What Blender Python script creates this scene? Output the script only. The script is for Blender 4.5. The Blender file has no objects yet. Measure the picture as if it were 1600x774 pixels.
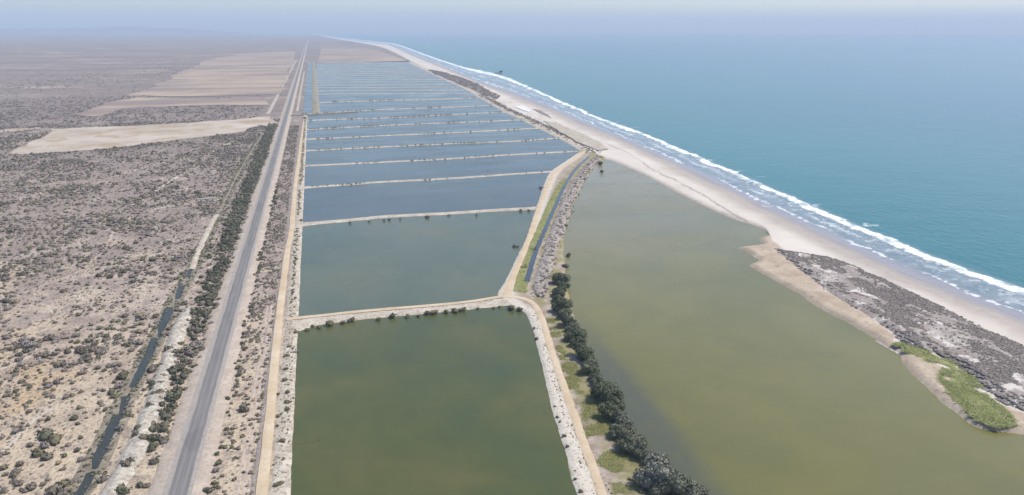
import bpy, math, random
import numpy as np
from mathutils import Vector
from mathutils.geometry import tessellate_polygon

# ------------------------------------------------------------------ camera, sky, sun, exposure
SC = bpy.context.scene
COL = SC.collection
H = 130.0                      # drone height above the shore, metres
FPX = 1067.0                   # focal length in pixels of a 1600 px wide picture (24 mm lens)
PITCH = math.atan((387 - 45) / FPX)
YAW = math.atan2(314, FPX * math.cos(PITCH) + 342 * math.sin(PITCH))   # the coast road runs along +Y
cam = bpy.data.cameras.new('camera')
cam.sensor_width = 36.0
cam.lens = FPX / 1600 * 36.0
cam.clip_start = 1.0
cam.clip_end = 90000.0
cam_o = bpy.data.objects.new('camera', cam)
cam_o.location = (0, 0, H)
cam_o.rotation_euler = (math.pi / 2 - PITCH, 0, -YAW)
COL.objects.link(cam_o)
SC.camera = cam_o

SUN_EL, SUN_BEAR = math.radians(56), math.radians(88)      # bearing clockwise from +Y
world = bpy.data.worlds.new('World')
SC.world = world
world.use_nodes = True
wt = world.node_tree
bg = wt.nodes['Background']
sky = wt.nodes.new('ShaderNodeTexSky')
sky.sky_type = 'NISHITA'
sky.sun_disc = False
sky.sun_elevation = SUN_EL
sky.sun_rotation = SUN_BEAR
sky.air_density = 1.0
sky.dust_density = 1.25
sky.ozone_density = 3.5
wt.links.new(sky.outputs[0], bg.inputs[0])
bg.inputs[1].default_value = 0.15
sl = bpy.data.lights.new('sun', 'SUN')
sl.energy = 4.1
sl.angle = math.radians(0.6)
sl.color = (1.0, 0.94, 0.84)
sun = bpy.data.objects.new('sun', sl)
sd = Vector((math.sin(SUN_BEAR) * math.cos(SUN_EL), math.cos(SUN_BEAR) * math.cos(SUN_EL), math.sin(SUN_EL)))
sun.rotation_euler = (-sd).to_track_quat('-Z', 'Y').to_euler()
sun.location = (0, 0, 900)
COL.objects.link(sun)
SC.view_settings.view_transform = 'Standard'
SC.view_settings.look = 'None'
SC.view_settings.exposure = 0.43
SC.view_settings.gamma = 1.0
SC.cycles.use_denoising = True
SC.cycles.max_bounces = 6
SC.cycles.transparent_max_bounces = 8

HAZE_DENSITY = 1.0e-4
HAZE_COLOR = (0.66, 0.79, 0.98)
HAZE_G = 0.0

rng = np.random.default_rng(7)
random.seed(7)


# ------------------------------------------------------------------ ground coordinates of surveyed points
def G(px, py, z=0.0):
    """metres east/north of the point of the flat coast seen in direction (px, py)"""
    px = np.asarray(px, float)
    py = np.asarray(py, float)
    u = (px - 800) / FPX
    v = (py - 387) / FPX
    fw = math.cos(PITCH) - v * math.sin(PITCH)
    dn = math.sin(PITCH) + v * math.cos(PITCH)
    t = (H - z) / dn
    x = u * t
    y = fw * t
    return np.stack([x * math.cos(YAW) + y * math.sin(YAW), -x * math.sin(YAW) + y * math.cos(YAW)], -1)


def toward(x, y):
    """direction of a ground point, the inverse of G"""
    a = x * math.cos(YAW) - y * math.sin(YAW)
    b = x * math.sin(YAW) + y * math.cos(YAW)
    c = b * math.cos(PITCH) + H * math.sin(PITCH)
    d = -b * math.sin(PITCH) + H * math.cos(PITCH)
    return 800 + FPX * a / c, 387 + FPX * d / c


def hash2(ix, iy, seed):
    h = (ix.astype(np.int64) * 374761393 + iy.astype(np.int64) * 668265263 + seed * 144269) & 0x7fffffff
    h = ((h ^ (h >> 13)) * 1274126177) & 0x7fffffff
    return ((h ^ (h >> 16)) & 0xffff) / 65535.0


def vnoise(x, y, seed=0):
    x = np.asarray(x, float)
    y = np.asarray(y, float)
    ix = np.floor(x)
    iy = np.floor(y)
    fx = x - ix
    fy = y - iy
    fx = fx * fx * (3 - 2 * fx)
    fy = fy * fy * (3 - 2 * fy)
    a = hash2(ix, iy, seed)
    b = hash2(ix + 1, iy, seed)
    c = hash2(ix, iy + 1, seed)
    d = hash2(ix + 1, iy + 1, seed)
    return (a * (1 - fx) + b * fx) * (1 - fy) + (c * (1 - fx) + d * fx) * fy


def fbm(x, y, seed=0, octaves=4):
    s = 0
    a = 0.5
    t = 0
    for k in range(octaves):
        s = s + a * vnoise(np.asarray(x) * 2 ** k, np.asarray(y) * 2 ** k, seed + k * 17)
        t += a
        a *= 0.5
    return s / t


def sstep(x, a, b):
    t = np.clip((np.asarray(x, float) - a) / (b - a), 0, 1)
    return t * t * (3 - 2 * t)


def inside(poly, x, y):
    poly = np.asarray(poly, float)
    r = np.zeros(np.shape(x), bool)
    n = len(poly)
    for i in range(n):
        x1, y1 = poly[i]
        x2, y2 = poly[(i + 1) % n]
        if y1 == y2:
            continue
        c = ((y1 > y) != (y2 > y)) & (x < (x2 - x1) * (y - y1) / (y2 - y1) + x1)
        r ^= c
    return r


def smooth_line(pts, n=8):
    """Catmull-Rom through the points"""
    p = np.asarray(pts, float)
    q = np.vstack([2 * p[0] - p[1], p, 2 * p[-1] - p[-2]])
    out = []
    for i in range(1, len(q) - 2):
        t = np.linspace(0, 1, n, endpoint=False)[:, None]
        a, b, c, d = q[i - 1], q[i], q[i + 1], q[i + 2]
        out.append(0.5 * (2 * b + (c - a) * t + (2 * a - 5 * b + 4 * c - d) * t ** 2 + (3 * b - a - 3 * c + d) * t ** 3))
    out.append(p[-1:])
    return np.vstack(out)


def resample(line, step):
    line = np.asarray(line, float)
    s = np.concatenate([[0], np.cumsum(np.hypot(*np.diff(line, axis=0).T))])
    n = max(2, int(math.ceil(s[-1] / step)) + 1)
    t = np.linspace(0, s[-1], n)
    return np.stack([np.interp(t, s, line[:, 0]), np.interp(t, s, line[:, 1])], -1), t


# ------------------------------------------------------------------ object helpers
def tag(o, label=None, cat=None, group=None, kind=None):
    if label:
        o['label'] = label
    if cat:
        o['category'] = cat
    if group:
        o['group'] = group
    if kind:
        o['kind'] = kind
    return o


def mesh_data(name, verts, faces, m=None, attrs=None, smooth=True):
    me = bpy.data.meshes.new(name)
    verts = np.asarray(verts, np.float32)
    faces = np.asarray(faces, np.int32)
    nv, nf, k = len(verts), len(faces), faces.shape[1]
    me.vertices.add(nv)
    me.vertices.foreach_set('co', verts.ravel())
    me.loops.add(nf * k)
    me.loops.foreach_set('vertex_index', faces.ravel())
    me.polygons.add(nf)
    me.polygons.foreach_set('loop_start', np.arange(nf, dtype=np.int32) * k)
    me.polygons.foreach_set('loop_total', np.full(nf, k, np.int32))
    me.polygons.foreach_set('use_smooth', np.full(nf, smooth, bool))
    me.update(calc_edges=True)
    for a, d in (attrs or {}).items():
        at = me.attributes.new(a, 'FLOAT', 'POINT')
        at.data.foreach_set('value', np.asarray(d, np.float32).ravel())
    if m:
        me.materials.append(m)
    return me


def link(name, me, parent=None):
    o = bpy.data.objects.new(name, me)
    COL.objects.link(o)
    if parent:
        o.parent = parent
    return o


def mk(name, verts, faces, m, attrs=None, parent=None, smooth=True):
    return link(name, mesh_data(name, verts, faces, m, attrs, smooth), parent)


def grid_faces(nr, nc, flip=False):
    i = np.arange(nr - 1)[:, None] * nc + np.arange(nc - 1)[None, :]
    f = np.stack([i, i + 1, i + nc + 1, i + nc], -1).reshape(-1, 4)
    return f[:, ::-1] if flip else f


def face_up(v, f):
    a = v[f[:, 0], :2]
    b = v[f[:, 1], :2]
    c = v[f[:, 2], :2]
    cr = (b[:, 0] - a[:, 0]) * (c[:, 1] - a[:, 1]) - (b[:, 1] - a[:, 1]) * (c[:, 0] - a[:, 0])
    if cr.sum() < 0:
        f = f[:, ::-1]
    return f


def sheet(name, rows, z, m, attrs=None, parent=None):
    """rows: (nr, nc, 2) grid of plan points; z: (nr, nc)"""
    nr, nc = rows.shape[:2]
    v = np.concatenate([rows.reshape(-1, 2), np.asarray(z, float).reshape(-1, 1)], 1)
    return mk(name, v, face_up(v, grid_faces(nr, nc)), m, attrs, parent)


def ribbon(name, line, profile, m, step=3.0, edge=0.25, flare=(0, 0), lump=0.0, seed=0, wav=6.0, parent=None, flen=7.0):
    """line: plan polyline in metres; profile: [(offset, z)] left to right; edges wander by `edge` metres"""
    p, s = resample(line, step)
    t = np.gradient(p, axis=0)
    t /= np.linalg.norm(t, axis=1, keepdims=True) + 1e-9
    nrm = np.stack([t[:, 1], -t[:, 0]], -1)
    off = np.array([q[0] for q in profile], float)
    zz = np.array([q[1] for q in profile], float)
    wmax = np.abs(off).max()
    L = s[-1]
    wob_l = (fbm(s / wav, s * 0 + 3.3, seed, 3) - 0.5) * 2 * edge + flare[0] * np.exp(-s / flen) + flare[1] * np.exp(-(L - s) / flen)
    wob_r = (fbm(s / wav, s * 0 + 9.1, seed + 5, 3) - 0.5) * 2 * edge + flare[0] * np.exp(-s / flen) + flare[1] * np.exp(-(L - s) / flen)
    o = off[None, :] + np.where(off[None, :] < 0, -wob_l[:, None], wob_r[:, None]) * (np.abs(off)[None, :] / wmax)
    rows = p[:, None, :] + nrm[:, None, :] * o[:, :, None]
    z = np.repeat(zz[None, :], len(p), 0)
    if lump:
        w = np.clip(1 - (np.abs(off) / wmax) ** 4, 0, 1)
        z = z + (fbm(rows[..., 0] / 2.2, rows[..., 1] / 2.2, seed + 11, 3) - 0.5) * 2 * lump * w[None, :]
    v = np.tile(np.linspace(-1, 1, len(off)), (len(p), 1))
    return sheet(name, rows, z, m, {'across': v, 'along': np.repeat(s[:, None], len(off), 1)}, parent)


def polygon(name, pts, z, m, parent=None):
    pts = np.asarray(pts, float)
    tris = tessellate_polygon([[Vector((a, b, 0)) for a, b in pts]])
    v = np.concatenate([pts, np.full((len(pts), 1), z)], 1)
    f = np.array([t for t in tris], int)
    a, b, c = v[f[:, 0]], v[f[:, 1]], v[f[:, 2]]
    cr = (b[:, 0] - a[:, 0]) * (c[:, 1] - a[:, 1]) - (b[:, 1] - a[:, 1]) * (c[:, 0] - a[:, 0])
    f[cr < 0] = f[cr < 0][:, ::-1]
    f = f[np.abs(cr) > 1e-6]
    return mk(name, v, f, m, None, parent, False)


def ragged(pts_px, step_px=4, amp=3.0, seed=0, scale=25.0, n=6):
    """closed outline given by directions -> plan polygon with a wandering edge (amp in metres)"""
    p = np.asarray(list(pts_px) + [pts_px[0]], float)
    q, _ = resample(p, step_px)
    q = q[:-1]
    w = G(q[:, 0], q[:, 1])
    d = np.roll(w, -1, 0) - np.roll(w, 1, 0)
    nn = np.stack([d[:, 1], -d[:, 0]], -1)
    nn /= np.linalg.norm(nn, axis=1, keepdims=True) + 1e-9
    a = (fbm(w[:, 0] / scale, w[:, 1] / scale, seed, 4) - 0.5) * 2 * amp
    return w + nn * a[:, None]


# ------------------------------------------------------------------ material helpers
class NB:
    def __init__(self, name):
        self.m = bpy.data.materials.new(name)
        self.m.use_nodes = True
        self.t = self.m.node_tree
        self.bsdf = self.t.nodes['Principled BSDF']
        self.pos = self.t.nodes.new('ShaderNodeNewGeometry').outputs['Position']

    def set(self, sock, v):
        if hasattr(v, 'is_linked') or hasattr(v, 'links'):
            self.t.links.new(v, sock)
        elif isinstance(v, (tuple, list)) and len(v) == 3 and sock.type == 'RGBA':
            sock.default_value = (*v, 1)
        else:
            sock.default_value = v

    def vec(self, sx, sy=None, sz=None, off=(0, 0, 0)):
        n = self.t.nodes.new('ShaderNodeVectorMath')
        n.operation = 'MULTIPLY_ADD'
        self.t.links.new(self.pos, n.inputs[0])
        n.inputs[1].default_value = (sx, sx if sy is None else sy, sx if sz is None else sz)
        n.inputs[2].default_value = off
        return n.outputs[0]

    def noise(self, vec, detail=4, rough=0.55, dist=0.0):
        n = self.t.nodes.new('ShaderNodeTexNoise')
        self.t.links.new(vec, n.inputs['Vector'])
        n.inputs['Scale'].default_value = 1
        n.inputs['Detail'].default_value = detail
        n.inputs['Roughness'].default_value = rough
        n.inputs['Distortion'].default_value = dist
        return n.outputs[0]

    def voronoi(self, vec, out='Distance'):
        n = self.t.nodes.new('ShaderNodeTexVoronoi')
        self.t.links.new(vec, n.inputs['Vector'])
        n.inputs['Scale'].default_value = 1
        return n.outputs[out]

    def math(self, op, a, b=0.0, clamp=False):
        n = self.t.nodes.new('ShaderNodeMath')
        n.operation = op
        n.use_clamp = clamp
        self.set(n.inputs[0], a)
        self.set(n.inputs[1], b)
        return n.outputs[0]

    def rng(self, x, a, b, c=0.0, d=1.0):
        n = self.t.nodes.new('ShaderNodeMapRange')
        n.interpolation_type = 'SMOOTHSTEP'
        self.set(n.inputs[0], x)
        n.inputs[1].default_value = a
        n.inputs[2].default_value = b
        n.inputs[3].default_value = c
        n.inputs[4].default_value = d
        return n.outputs[0]

    def mix(self, f, a, b):
        n = self.t.nodes.new('ShaderNodeMix')
        n.data_type = 'RGBA'
        self.set(n.inputs[0], f)
        self.set(n.inputs[6], a)
        self.set(n.inputs[7], b)
        return n.outputs[2]

    def ramp(self, f, stops):
        n = self.t.nodes.new('ShaderNodeValToRGB')
        cr = n.color_ramp
        while len(cr.elements) < len(stops):
            cr.elements.new(0.5)
        for e, (p, c) in zip(cr.elements, stops):
            e.position = p
            e.color = (*c, 1)
        self.t.links.new(f, n.inputs[0])
        return n.outputs[0]

    def attr(self, name):
        n = self.t.nodes.new('ShaderNodeAttribute')
        n.attribute_name = name
        return n.outputs['Fac']

    def objrand(self):
        return self.t.nodes.new('ShaderNodeObjectInfo').outputs['Random']

    def xyz(self):
        n = self.t.nodes.new('ShaderNodeSeparateXYZ')
        self.t.links.new(self.pos, n.inputs[0])
        return n.outputs

    def bump(self, height, strength=0.5, dist=0.3):
        n = self.t.nodes.new('ShaderNodeBump')
        n.inputs['Strength'].default_value = strength
        n.inputs['Distance'].default_value = dist
        self.t.links.new(height, n.inputs['Height'])
        self.t.links.new(n.outputs[0], self.bsdf.inputs['Normal'])

    def out(self, color, rough=0.95, spec=0.15, ior=None):
        b = self.bsdf
        self.set(b.inputs['Base Color'], color)
        self.set(b.inputs['Roughness'], rough)
        self.set(b.inputs['Specular IOR Level'], spec)
        if ior:
            b.inputs['IOR'].default_value = ior
        return self.m


def scrub_material():
    n = NB('dry_scrub_soil')
    big = n.noise(n.vec(0.009, 0.009), 4)
    mid = n.noise(n.vec(0.05, 0.05, off=(31, 7, 0)), 5, 0.6)
    fine = n.noise(n.vec(0.45), 5, 0.65)
    clut = n.noise(n.vec(0.9, 0.7, off=(3, 71, 0)), 5, 0.75)
    sx = n.xyz()
    c = n.ramp(mid, [(0.30, (0.26, 0.208, 0.168)), (0.45, (0.345, 0.283, 0.228)), (0.58, (0.42, 0.352, 0.28)), (0.72, (0.38, 0.295, 0.20))])
    c = n.mix(n.math('MULTIPLY', n.rng(sx[1], 400, 210), 0.6), c, n.mix(mid, (0.36, 0.29, 0.20), (0.48, 0.385, 0.265)))
    # leafless grey-violet undergrowth, closing up farther from the sandy south-west corner
    lit = n.math('ADD', n.noise(n.vec(0.055, 0.04, off=(5, 50, 0)), 6, 0.7), n.rng(sx[1], 200, 560, -0.08, 0.13))
    c = n.mix(n.rng(lit, 0.44, 0.64, 0, 0.75), c, (0.198, 0.157, 0.143))
    tan = n.math('MULTIPLY', n.rng(big, 0.50, 0.64), n.rng(mid, 0.40, 0.6))
    c = n.mix(n.math('MULTIPLY', tan, n.rng(sx[1], 480, 280, 0, 0.8)), c, (0.37, 0.265, 0.145))
    cover = n.math('MULTIPLY', n.rng(n.noise(n.vec(0.0016, 0.004, off=(3, 9, 0)), 5, 0.6), 0.36, 0.58), n.rng(sx[1], 500, 1100))
    c = n.mix(n.math('MULTIPLY', cover, 0.75), c, (0.172, 0.138, 0.122))
    spk = n.math('MULTIPLY', n.rng(n.noise(n.vec(0.05, 0.022, off=(80, 3, 0)), 6, 0.72), 0.50, 0.62), n.rng(sx[1], 700, 1300, 0, 0.6))
    c = n.mix(spk, c, (0.085, 0.080, 0.074))
    pale = n.math('MULTIPLY', n.rng(n.noise(n.vec(0.0028, 0.0060, off=(60, 21, 0)), 5, 0.62), 0.56, 0.66), n.rng(sx[1], 900, 1700, 0, 0.8))
    c = n.mix(pale, c, (0.38, 0.30, 0.24))
    cl2 = n.noise(n.vec(0.26, 0.20, off=(13, 1, 0)), 5, 0.7)
    c = n.mix(n.rng(cl2, 0.50, 0.64, 0.0, 0.6), c, (0.165, 0.135, 0.125))
    c = n.mix(n.rng(clut, 0.46, 0.64, 0.0, 0.68), c, (0.115, 0.094, 0.084))
    c = n.mix(n.rng(fine, 0.58, 0.75, 0.0, 0.45), c, (0.43, 0.38, 0.315))
    n.bump(fine, 0.7, 0.35)
    return n.out(c)


def sand_material(name, lo, mid, hi, scale=0.12, fine_amt=0.3, dark=(0.20, 0.165, 0.14), bump=0.4, stain=None, stain_at=(0.55, 0.7)):
    n = NB(name)
    lo, mid, hi, dark = (tuple(x * 0.76 for x in q) for q in (lo, mid, hi, dark))
    stain = tuple(x * 0.76 for x in stain) if stain else None
    a = n.noise(n.vec(scale), 5, 0.6)
    c = n.ramp(a, [(0.30, lo), (0.5, mid), (0.70, hi)])
    f = n.noise(n.vec(0.75, off=(9, 2, 4)), 5, 0.72)
    c = n.mix(n.rng(f, 0.44, 0.66, 0, min(1.0, fine_amt * 1.25)), c, dark)
    if stain:
        c = n.mix(n.rng(n.noise(n.vec(scale * 2.3, off=(44, 8, 0)), 5, 0.65), *stain_at, 0, 0.85), c, stain)
    n.bump(f, bump, 0.25)
    return n.out(c)


def water_material(name, c1, c2, c3, scale=0.02, rough=0.16, wave=(0.5, 0.5), strength=0.25, sx=1.0, spec=0.5):
    n = NB(name)
    a = n.noise(n.vec(scale * sx, scale), 4, 0.6, 0.4)
    c = n.ramp(a, [(0.32, c1), (0.5, c2), (0.68, c3)])
    b = n.noise(n.vec(scale * 7 * sx, scale * 4, off=(12, 3, 0)), 5, 0.68)
    c = n.mix(n.rng(b, 0.42, 0.70, 0, 0.26), c, tuple(x * 0.72 for x in c2))
    w = n.noise(n.vec(wave[0], wave[1]), 4, 0.65)
    n.bump(w, strength, 0.2)
    gust = n.noise(n.vec(0.012, 0.035, off=(2, 40, 0)), 4, 0.6, 0.6)
    return n.out(c, n.rng(gust, 0.25, 0.75, rough, rough + 0.14), spec, 1.33)


M = {}
M['scrub'] = scrub_material()
M['bank_sand'] = sand_material('pale_bank_sand', (0.38, 0.32, 0.25), (0.50, 0.44, 0.36), (0.62, 0.56, 0.475), 0.22, 0.6, stain=(0.27, 0.22, 0.16), stain_at=(0.58, 0.72))
M['dike'] = sand_material('dike_earth', (0.40, 0.34, 0.265), (0.53, 0.465, 0.38), (0.64, 0.585, 0.50), 0.16, 0.55)


def wet_rim(m, a, b, col):
    """damp soil near the waterline of a bank ribbon"""
    t = m.node_tree
    at = t.nodes.new('ShaderNodeAttribute')
    at.attribute_name = 'across'
    ab = t.nodes.new('ShaderNodeMath')
    ab.operation = 'ABSOLUTE'
    t.links.new(at.outputs['Fac'], ab.inputs[0])
    mr = t.nodes.new('ShaderNodeMapRange')
    mr.interpolation_type = 'SMOOTHSTEP'
    mr.inputs[1].default_value = a
    mr.inputs[2].default_value = b
    mr.inputs[4].default_value = 0.8
    t.links.new(ab.outputs[0], mr.inputs[0])
    bs = t.nodes['Principled BSDF']
    old = bs.inputs['Base Color'].links[0].from_socket
    mx = t.nodes.new('ShaderNodeMix')
    mx.data_type = 'RGBA'
    t.links.new(mr.outputs[0], mx.inputs[0])
    t.links.new(old, mx.inputs[6])
    mx.inputs[7].default_value = (*col, 1)
    t.links.new(mx.outputs[2], bs.inputs['Base Color'])
    return m


wet_rim(M['dike'], 0.64, 0.78, (0.17, 0.14, 0.095))
M['dirt'] = sand_material('packed_dirt_road', (0.50, 0.385, 0.255), (0.57, 0.455, 0.315), (0.63, 0.52, 0.385), 0.09, 0.15)
M['rut'] = sand_material('pale_wheel_rut', (0.42, 0.33, 0.27), (0.50, 0.41, 0.345), (0.56, 0.48, 0.41), 0.2, 0.4)
M['gravel'] = sand_material('grey_gravel', (0.23, 0.20, 0.19), (0.31, 0.27, 0.25), (0.40, 0.35, 0.31), 0.12, 0.9)
M['shoulder'] = sand_material('road_shoulder_gravel', (0.40, 0.335, 0.27), (0.47, 0.395, 0.325), (0.53, 0.455, 0.38), 0.12, 0.35)
M['spoil'] = sand_material('spoil_heap_sand', (0.37, 0.325, 0.27), (0.50, 0.455, 0.385), (0.60, 0.56, 0.48), 0.35, 0.6, stain=(0.30, 0.25, 0.20), stain_at=(0.58, 0.75))
M['rubble_bank'] = sand_material('rubble_bank_earth', (0.25, 0.205, 0.18), (0.39, 0.34, 0.30), (0.52, 0.475, 0.43), 0.45, 0.6, stain=(0.19, 0.155, 0.14), stain_at=(0.50, 0.62))
M['sand_flat'] = sand_material('bare_sand_flat', (0.36, 0.295, 0.23), (0.49, 0.42, 0.345), (0.60, 0.535, 0.455), 0.012, 0.45, dark=(0.32, 0.25, 0.19), stain=(0.38, 0.28, 0.18), stain_at=(0.50, 0.62))
M['mud'] = sand_material('shore_mud', (0.38, 0.30, 0.22), (0.47, 0.38, 0.285), (0.55, 0.46, 0.36), 0.10, 0.3, stain=(0.26, 0.20, 0.16), stain_at=(0.60, 0.72))
M['dune'] = sand_material('dune_soil', (0.27, 0.225, 0.20), (0.36, 0.31, 0.28), (0.58, 0.53, 0.48), 0.05, 0.6, dark=(0.20, 0.17, 0.16), stain=(0.66, 0.61, 0.56), stain_at=(0.54, 0.62))


def field_material():
    n = NB('fallow_field')
    s = n.noise(n.vec(0.0016, 0.014), 5, 0.65)
    c = n.ramp(s, [(0.34, (0.185, 0.145, 0.126)), (0.46, (0.265, 0.208, 0.165)), (0.58, (0.34, 0.27, 0.205)), (0.70, (0.265, 0.205, 0.16))])
    b = n.noise(n.vec(0.004, 0.006, off=(4, 4, 0)), 6, 0.65)
    c = n.mix(n.rng(b, 0.46, 0.60, 0, 0.8), c, (0.200, 0.160, 0.145))
    return n.out(c)


M['field'] = field_material()


def embankment_material():
    n = NB('embankment_soil')
    v = n.attr('across')
    a = n.noise(n.vec(0.16), 5, 0.6)
    f = n.noise(n.vec(0.9), 5, 0.65)
    soil = n.ramp(a, [(0.3, (0.20, 0.16, 0.125)), (0.5, (0.28, 0.23, 0.185)), (0.7, (0.38, 0.33, 0.28))])
    soil = n.mix(n.rng(f, 0.48, 0.7, 0, 0.5), soil, (0.15, 0.12, 0.10))
    white = n.mix(n.rng(f, 0.45, 0.65, 0, 0.75), (0.47, 0.43, 0.365), (0.29, 0.235, 0.19))
    e = n.math('ADD', v, n.math('MULTIPLY', n.math('SUBTRACT', a, 0.5), 0.35))
    c = n.mix(n.rng(e, -0.55, -0.35), white, soil)
    c = n.mix(n.rng(e, -0.985, -0.93), (0.26, 0.22, 0.14), c)
    green = n.math('MULTIPLY', n.rng(e, -0.15, 0.05), n.rng(n.noise(n.vec(0.075, off=(3, 1, 0)), 5, 0.65), 0.38, 0.54))
    c = n.mix(n.math('MULTIPLY', green, 0.8), c, n.mix(f, (0.13, 0.135, 0.05), (0.24, 0.20, 0.085)))
    n.bump(f, 0.5, 0.3)
    return n.out(c)


M['embankment'] = embankment_material()


def beach_material():
    n = NB('beach_sand')
    v = n.attr('across')              # 0 at the swash, 1 at the landward edge
    a = n.noise(n.vec(0.02, 0.02), 5, 0.6)
    f = n.noise(n.vec(0.25), 5, 0.65)
    d = n.math('ADD', n.attr('dist'), n.math('MULTIPLY', n.math('SUBTRACT', a, 0.5), 16.0))
    dry = n.ramp(a, [(0.3, (0.40, 0.355, 0.305)), (0.5, (0.455, 0.41, 0.36)), (0.7, (0.50, 0.455, 0.405))])
    dry = n.mix(n.rng(f, 0.55, 0.75, 0, 0.35), dry, (0.33, 0.28, 0.245))
    damp = n.mix(n.rng(f, 0.3, 0.7), (0.275, 0.24, 0.215), (0.325, 0.285, 0.255))
    wet = n.mix(n.rng(a, 0.3, 0.7), (0.205, 0.188, 0.185), (0.24, 0.218, 0.21))
    c = n.mix(n.rng(d, 4, 15), wet, damp)
    c = n.mix(n.rng(d, 16, 34), c, dry)
    wrack = n.math('MULTIPLY', n.rng(n.math('ABSOLUTE', n.math('SUBTRACT', d, 40)), 0.3, 2.0, 1, 0), n.rng(n.noise(n.vec(0.012, off=(8, 8, 0)), 2), 0.48, 0.58, 0, 0.75))
    c = n.mix(wrack, c, (0.22, 0.19, 0.175))
    edge = n.rng(n.math('ADD', v, n.math('MULTIPLY', n.math('SUBTRACT', f, 0.5), 0.12)), 0.90, 0.975)
    c = n.mix(n.math('MULTIPLY', edge, 0.8), c, (0.28, 0.23, 0.18))
    n.bump(f, 0.4, 0.4)
    return n.out(c, n.rng(d, 2, 12, 0.35, 0.95), 0.3)


M['beach'] = beach_material()


def sea_material():
    n = NB('sea_water')
    s = n.attr('swash')               # 0 at the sand, 1 at the back of the breaker
    d = n.attr('offshore')            # metres beyond the breaker
    big = n.noise(n.vec(0.0011, 0.0016), 4, 0.6)
    near = n.mix(n.rng(big, 0.35, 0.65), (0.004, 0.088, 0.096), (0.006, 0.104, 0.108))
    deep = n.mix(n.rng(big, 0.35, 0.65), (0.003, 0.066, 0.104), (0.005, 0.076, 0.110))
    c = n.mix(n.rng(d, 30, 900), near, deep)
    shal = n.ramp(n.noise(n.vec(0.06), 5, 0.6), [(0.35, (0.105, 0.140, 0.155)), (0.65, (0.165, 0.19, 0.20))])
    c = n.mix(n.rng(s, 0.75, 1.25), shal, c)
    c = n.mix(n.rng(s, -0.02, 0.30), (0.225, 0.205, 0.212), c)
    # foam
    w1 = n.math('MULTIPLY', n.math('SUBTRACT', n.noise(n.vec(0.022, off=(2, 6, 0)), 5, 0.65), 0.5), 0.75)
    w2 = n.noise(n.vec(0.16), 5, 0.7)
    sw = n.math('ADD', s, w1)
    crest = n.rng(n.math('ADD', n.math('ABSOLUTE', n.math('SUBTRACT', sw, 0.92)), n.math('MULTIPLY', n.math('SUBTRACT', w2, 0.5), 0.40)), 0.06, 0.14, 1, 0)
    frag = n.rng(n.noise(n.vec(0.045, off=(19, 5, 0)), 4, 0.7), 0.34, 0.52, 0.25, 1)
    crest = n.math('MULTIPLY', n.math('MULTIPLY', crest, frag), n.rng(n.noise(n.vec(0.009, off=(70, 1, 0)), 3), 0.28, 0.40, 0.6, 1))
    mid = n.rng(n.math('ADD', n.math('ABSOLUTE', n.math('SUBTRACT', sw, 0.50)), n.math('MULTIPLY', n.math('SUBTRACT', w2, 0.5), 0.9)), 0.00, 0.08, 0.45, 0)
    mid = n.math('MULTIPLY', mid, n.rng(n.noise(n.vec(0.011, off=(7, 31, 0)), 3), 0.42, 0.56))
    lap = n.rng(n.math('ADD', n.math('ABSOLUTE', n.math('SUBTRACT', sw, 0.16)), n.math('MULTIPLY', n.math('SUBTRACT', w2, 0.5), 0.45)), 0.00, 0.05, 0.6, 0)
    lap = n.math('MULTIPLY', lap, n.rng(n.noise(n.vec(0.013, off=(27, 11, 0)), 3), 0.40, 0.50))
    lace = n.math('MULTIPLY', n.rng(w2, 0.50, 0.66, 0, 0.42), n.math('MULTIPLY', n.rng(s, 0.2, 0.5), n.rng(s, 0.85, 1.1, 1, 0)))
    cap = n.math('MULTIPLY', n.rng(n.noise(n.vec(0.035, 0.05, off=(3, 90, 0)), 5, 0.7), 0.60, 0.70, 0, 0.6), n.rng(d, 26, 3))
    foam = n.math('MAXIMUM', n.math('MAXIMUM', n.math('MAXIMUM', crest, mid), n.math('MAXIMUM', lap, lace)), cap)
    c = n.mix(foam, c, (0.74, 0.76, 0.77))
    w = n.math('ADD', n.noise(n.vec(0.20, 0.12), 4, 0.65), n.math('MULTIPLY', n.noise(n.vec(0.018, 0.03), 3, 0.6), 1.6))
    n.bump(w, 0.5, 0.9)
    return n.out(c, n.mix(foam, (0.22,) * 3, (0.9,) * 3), 0.5, 1.33)


M['sea'] = sea_material()


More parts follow.
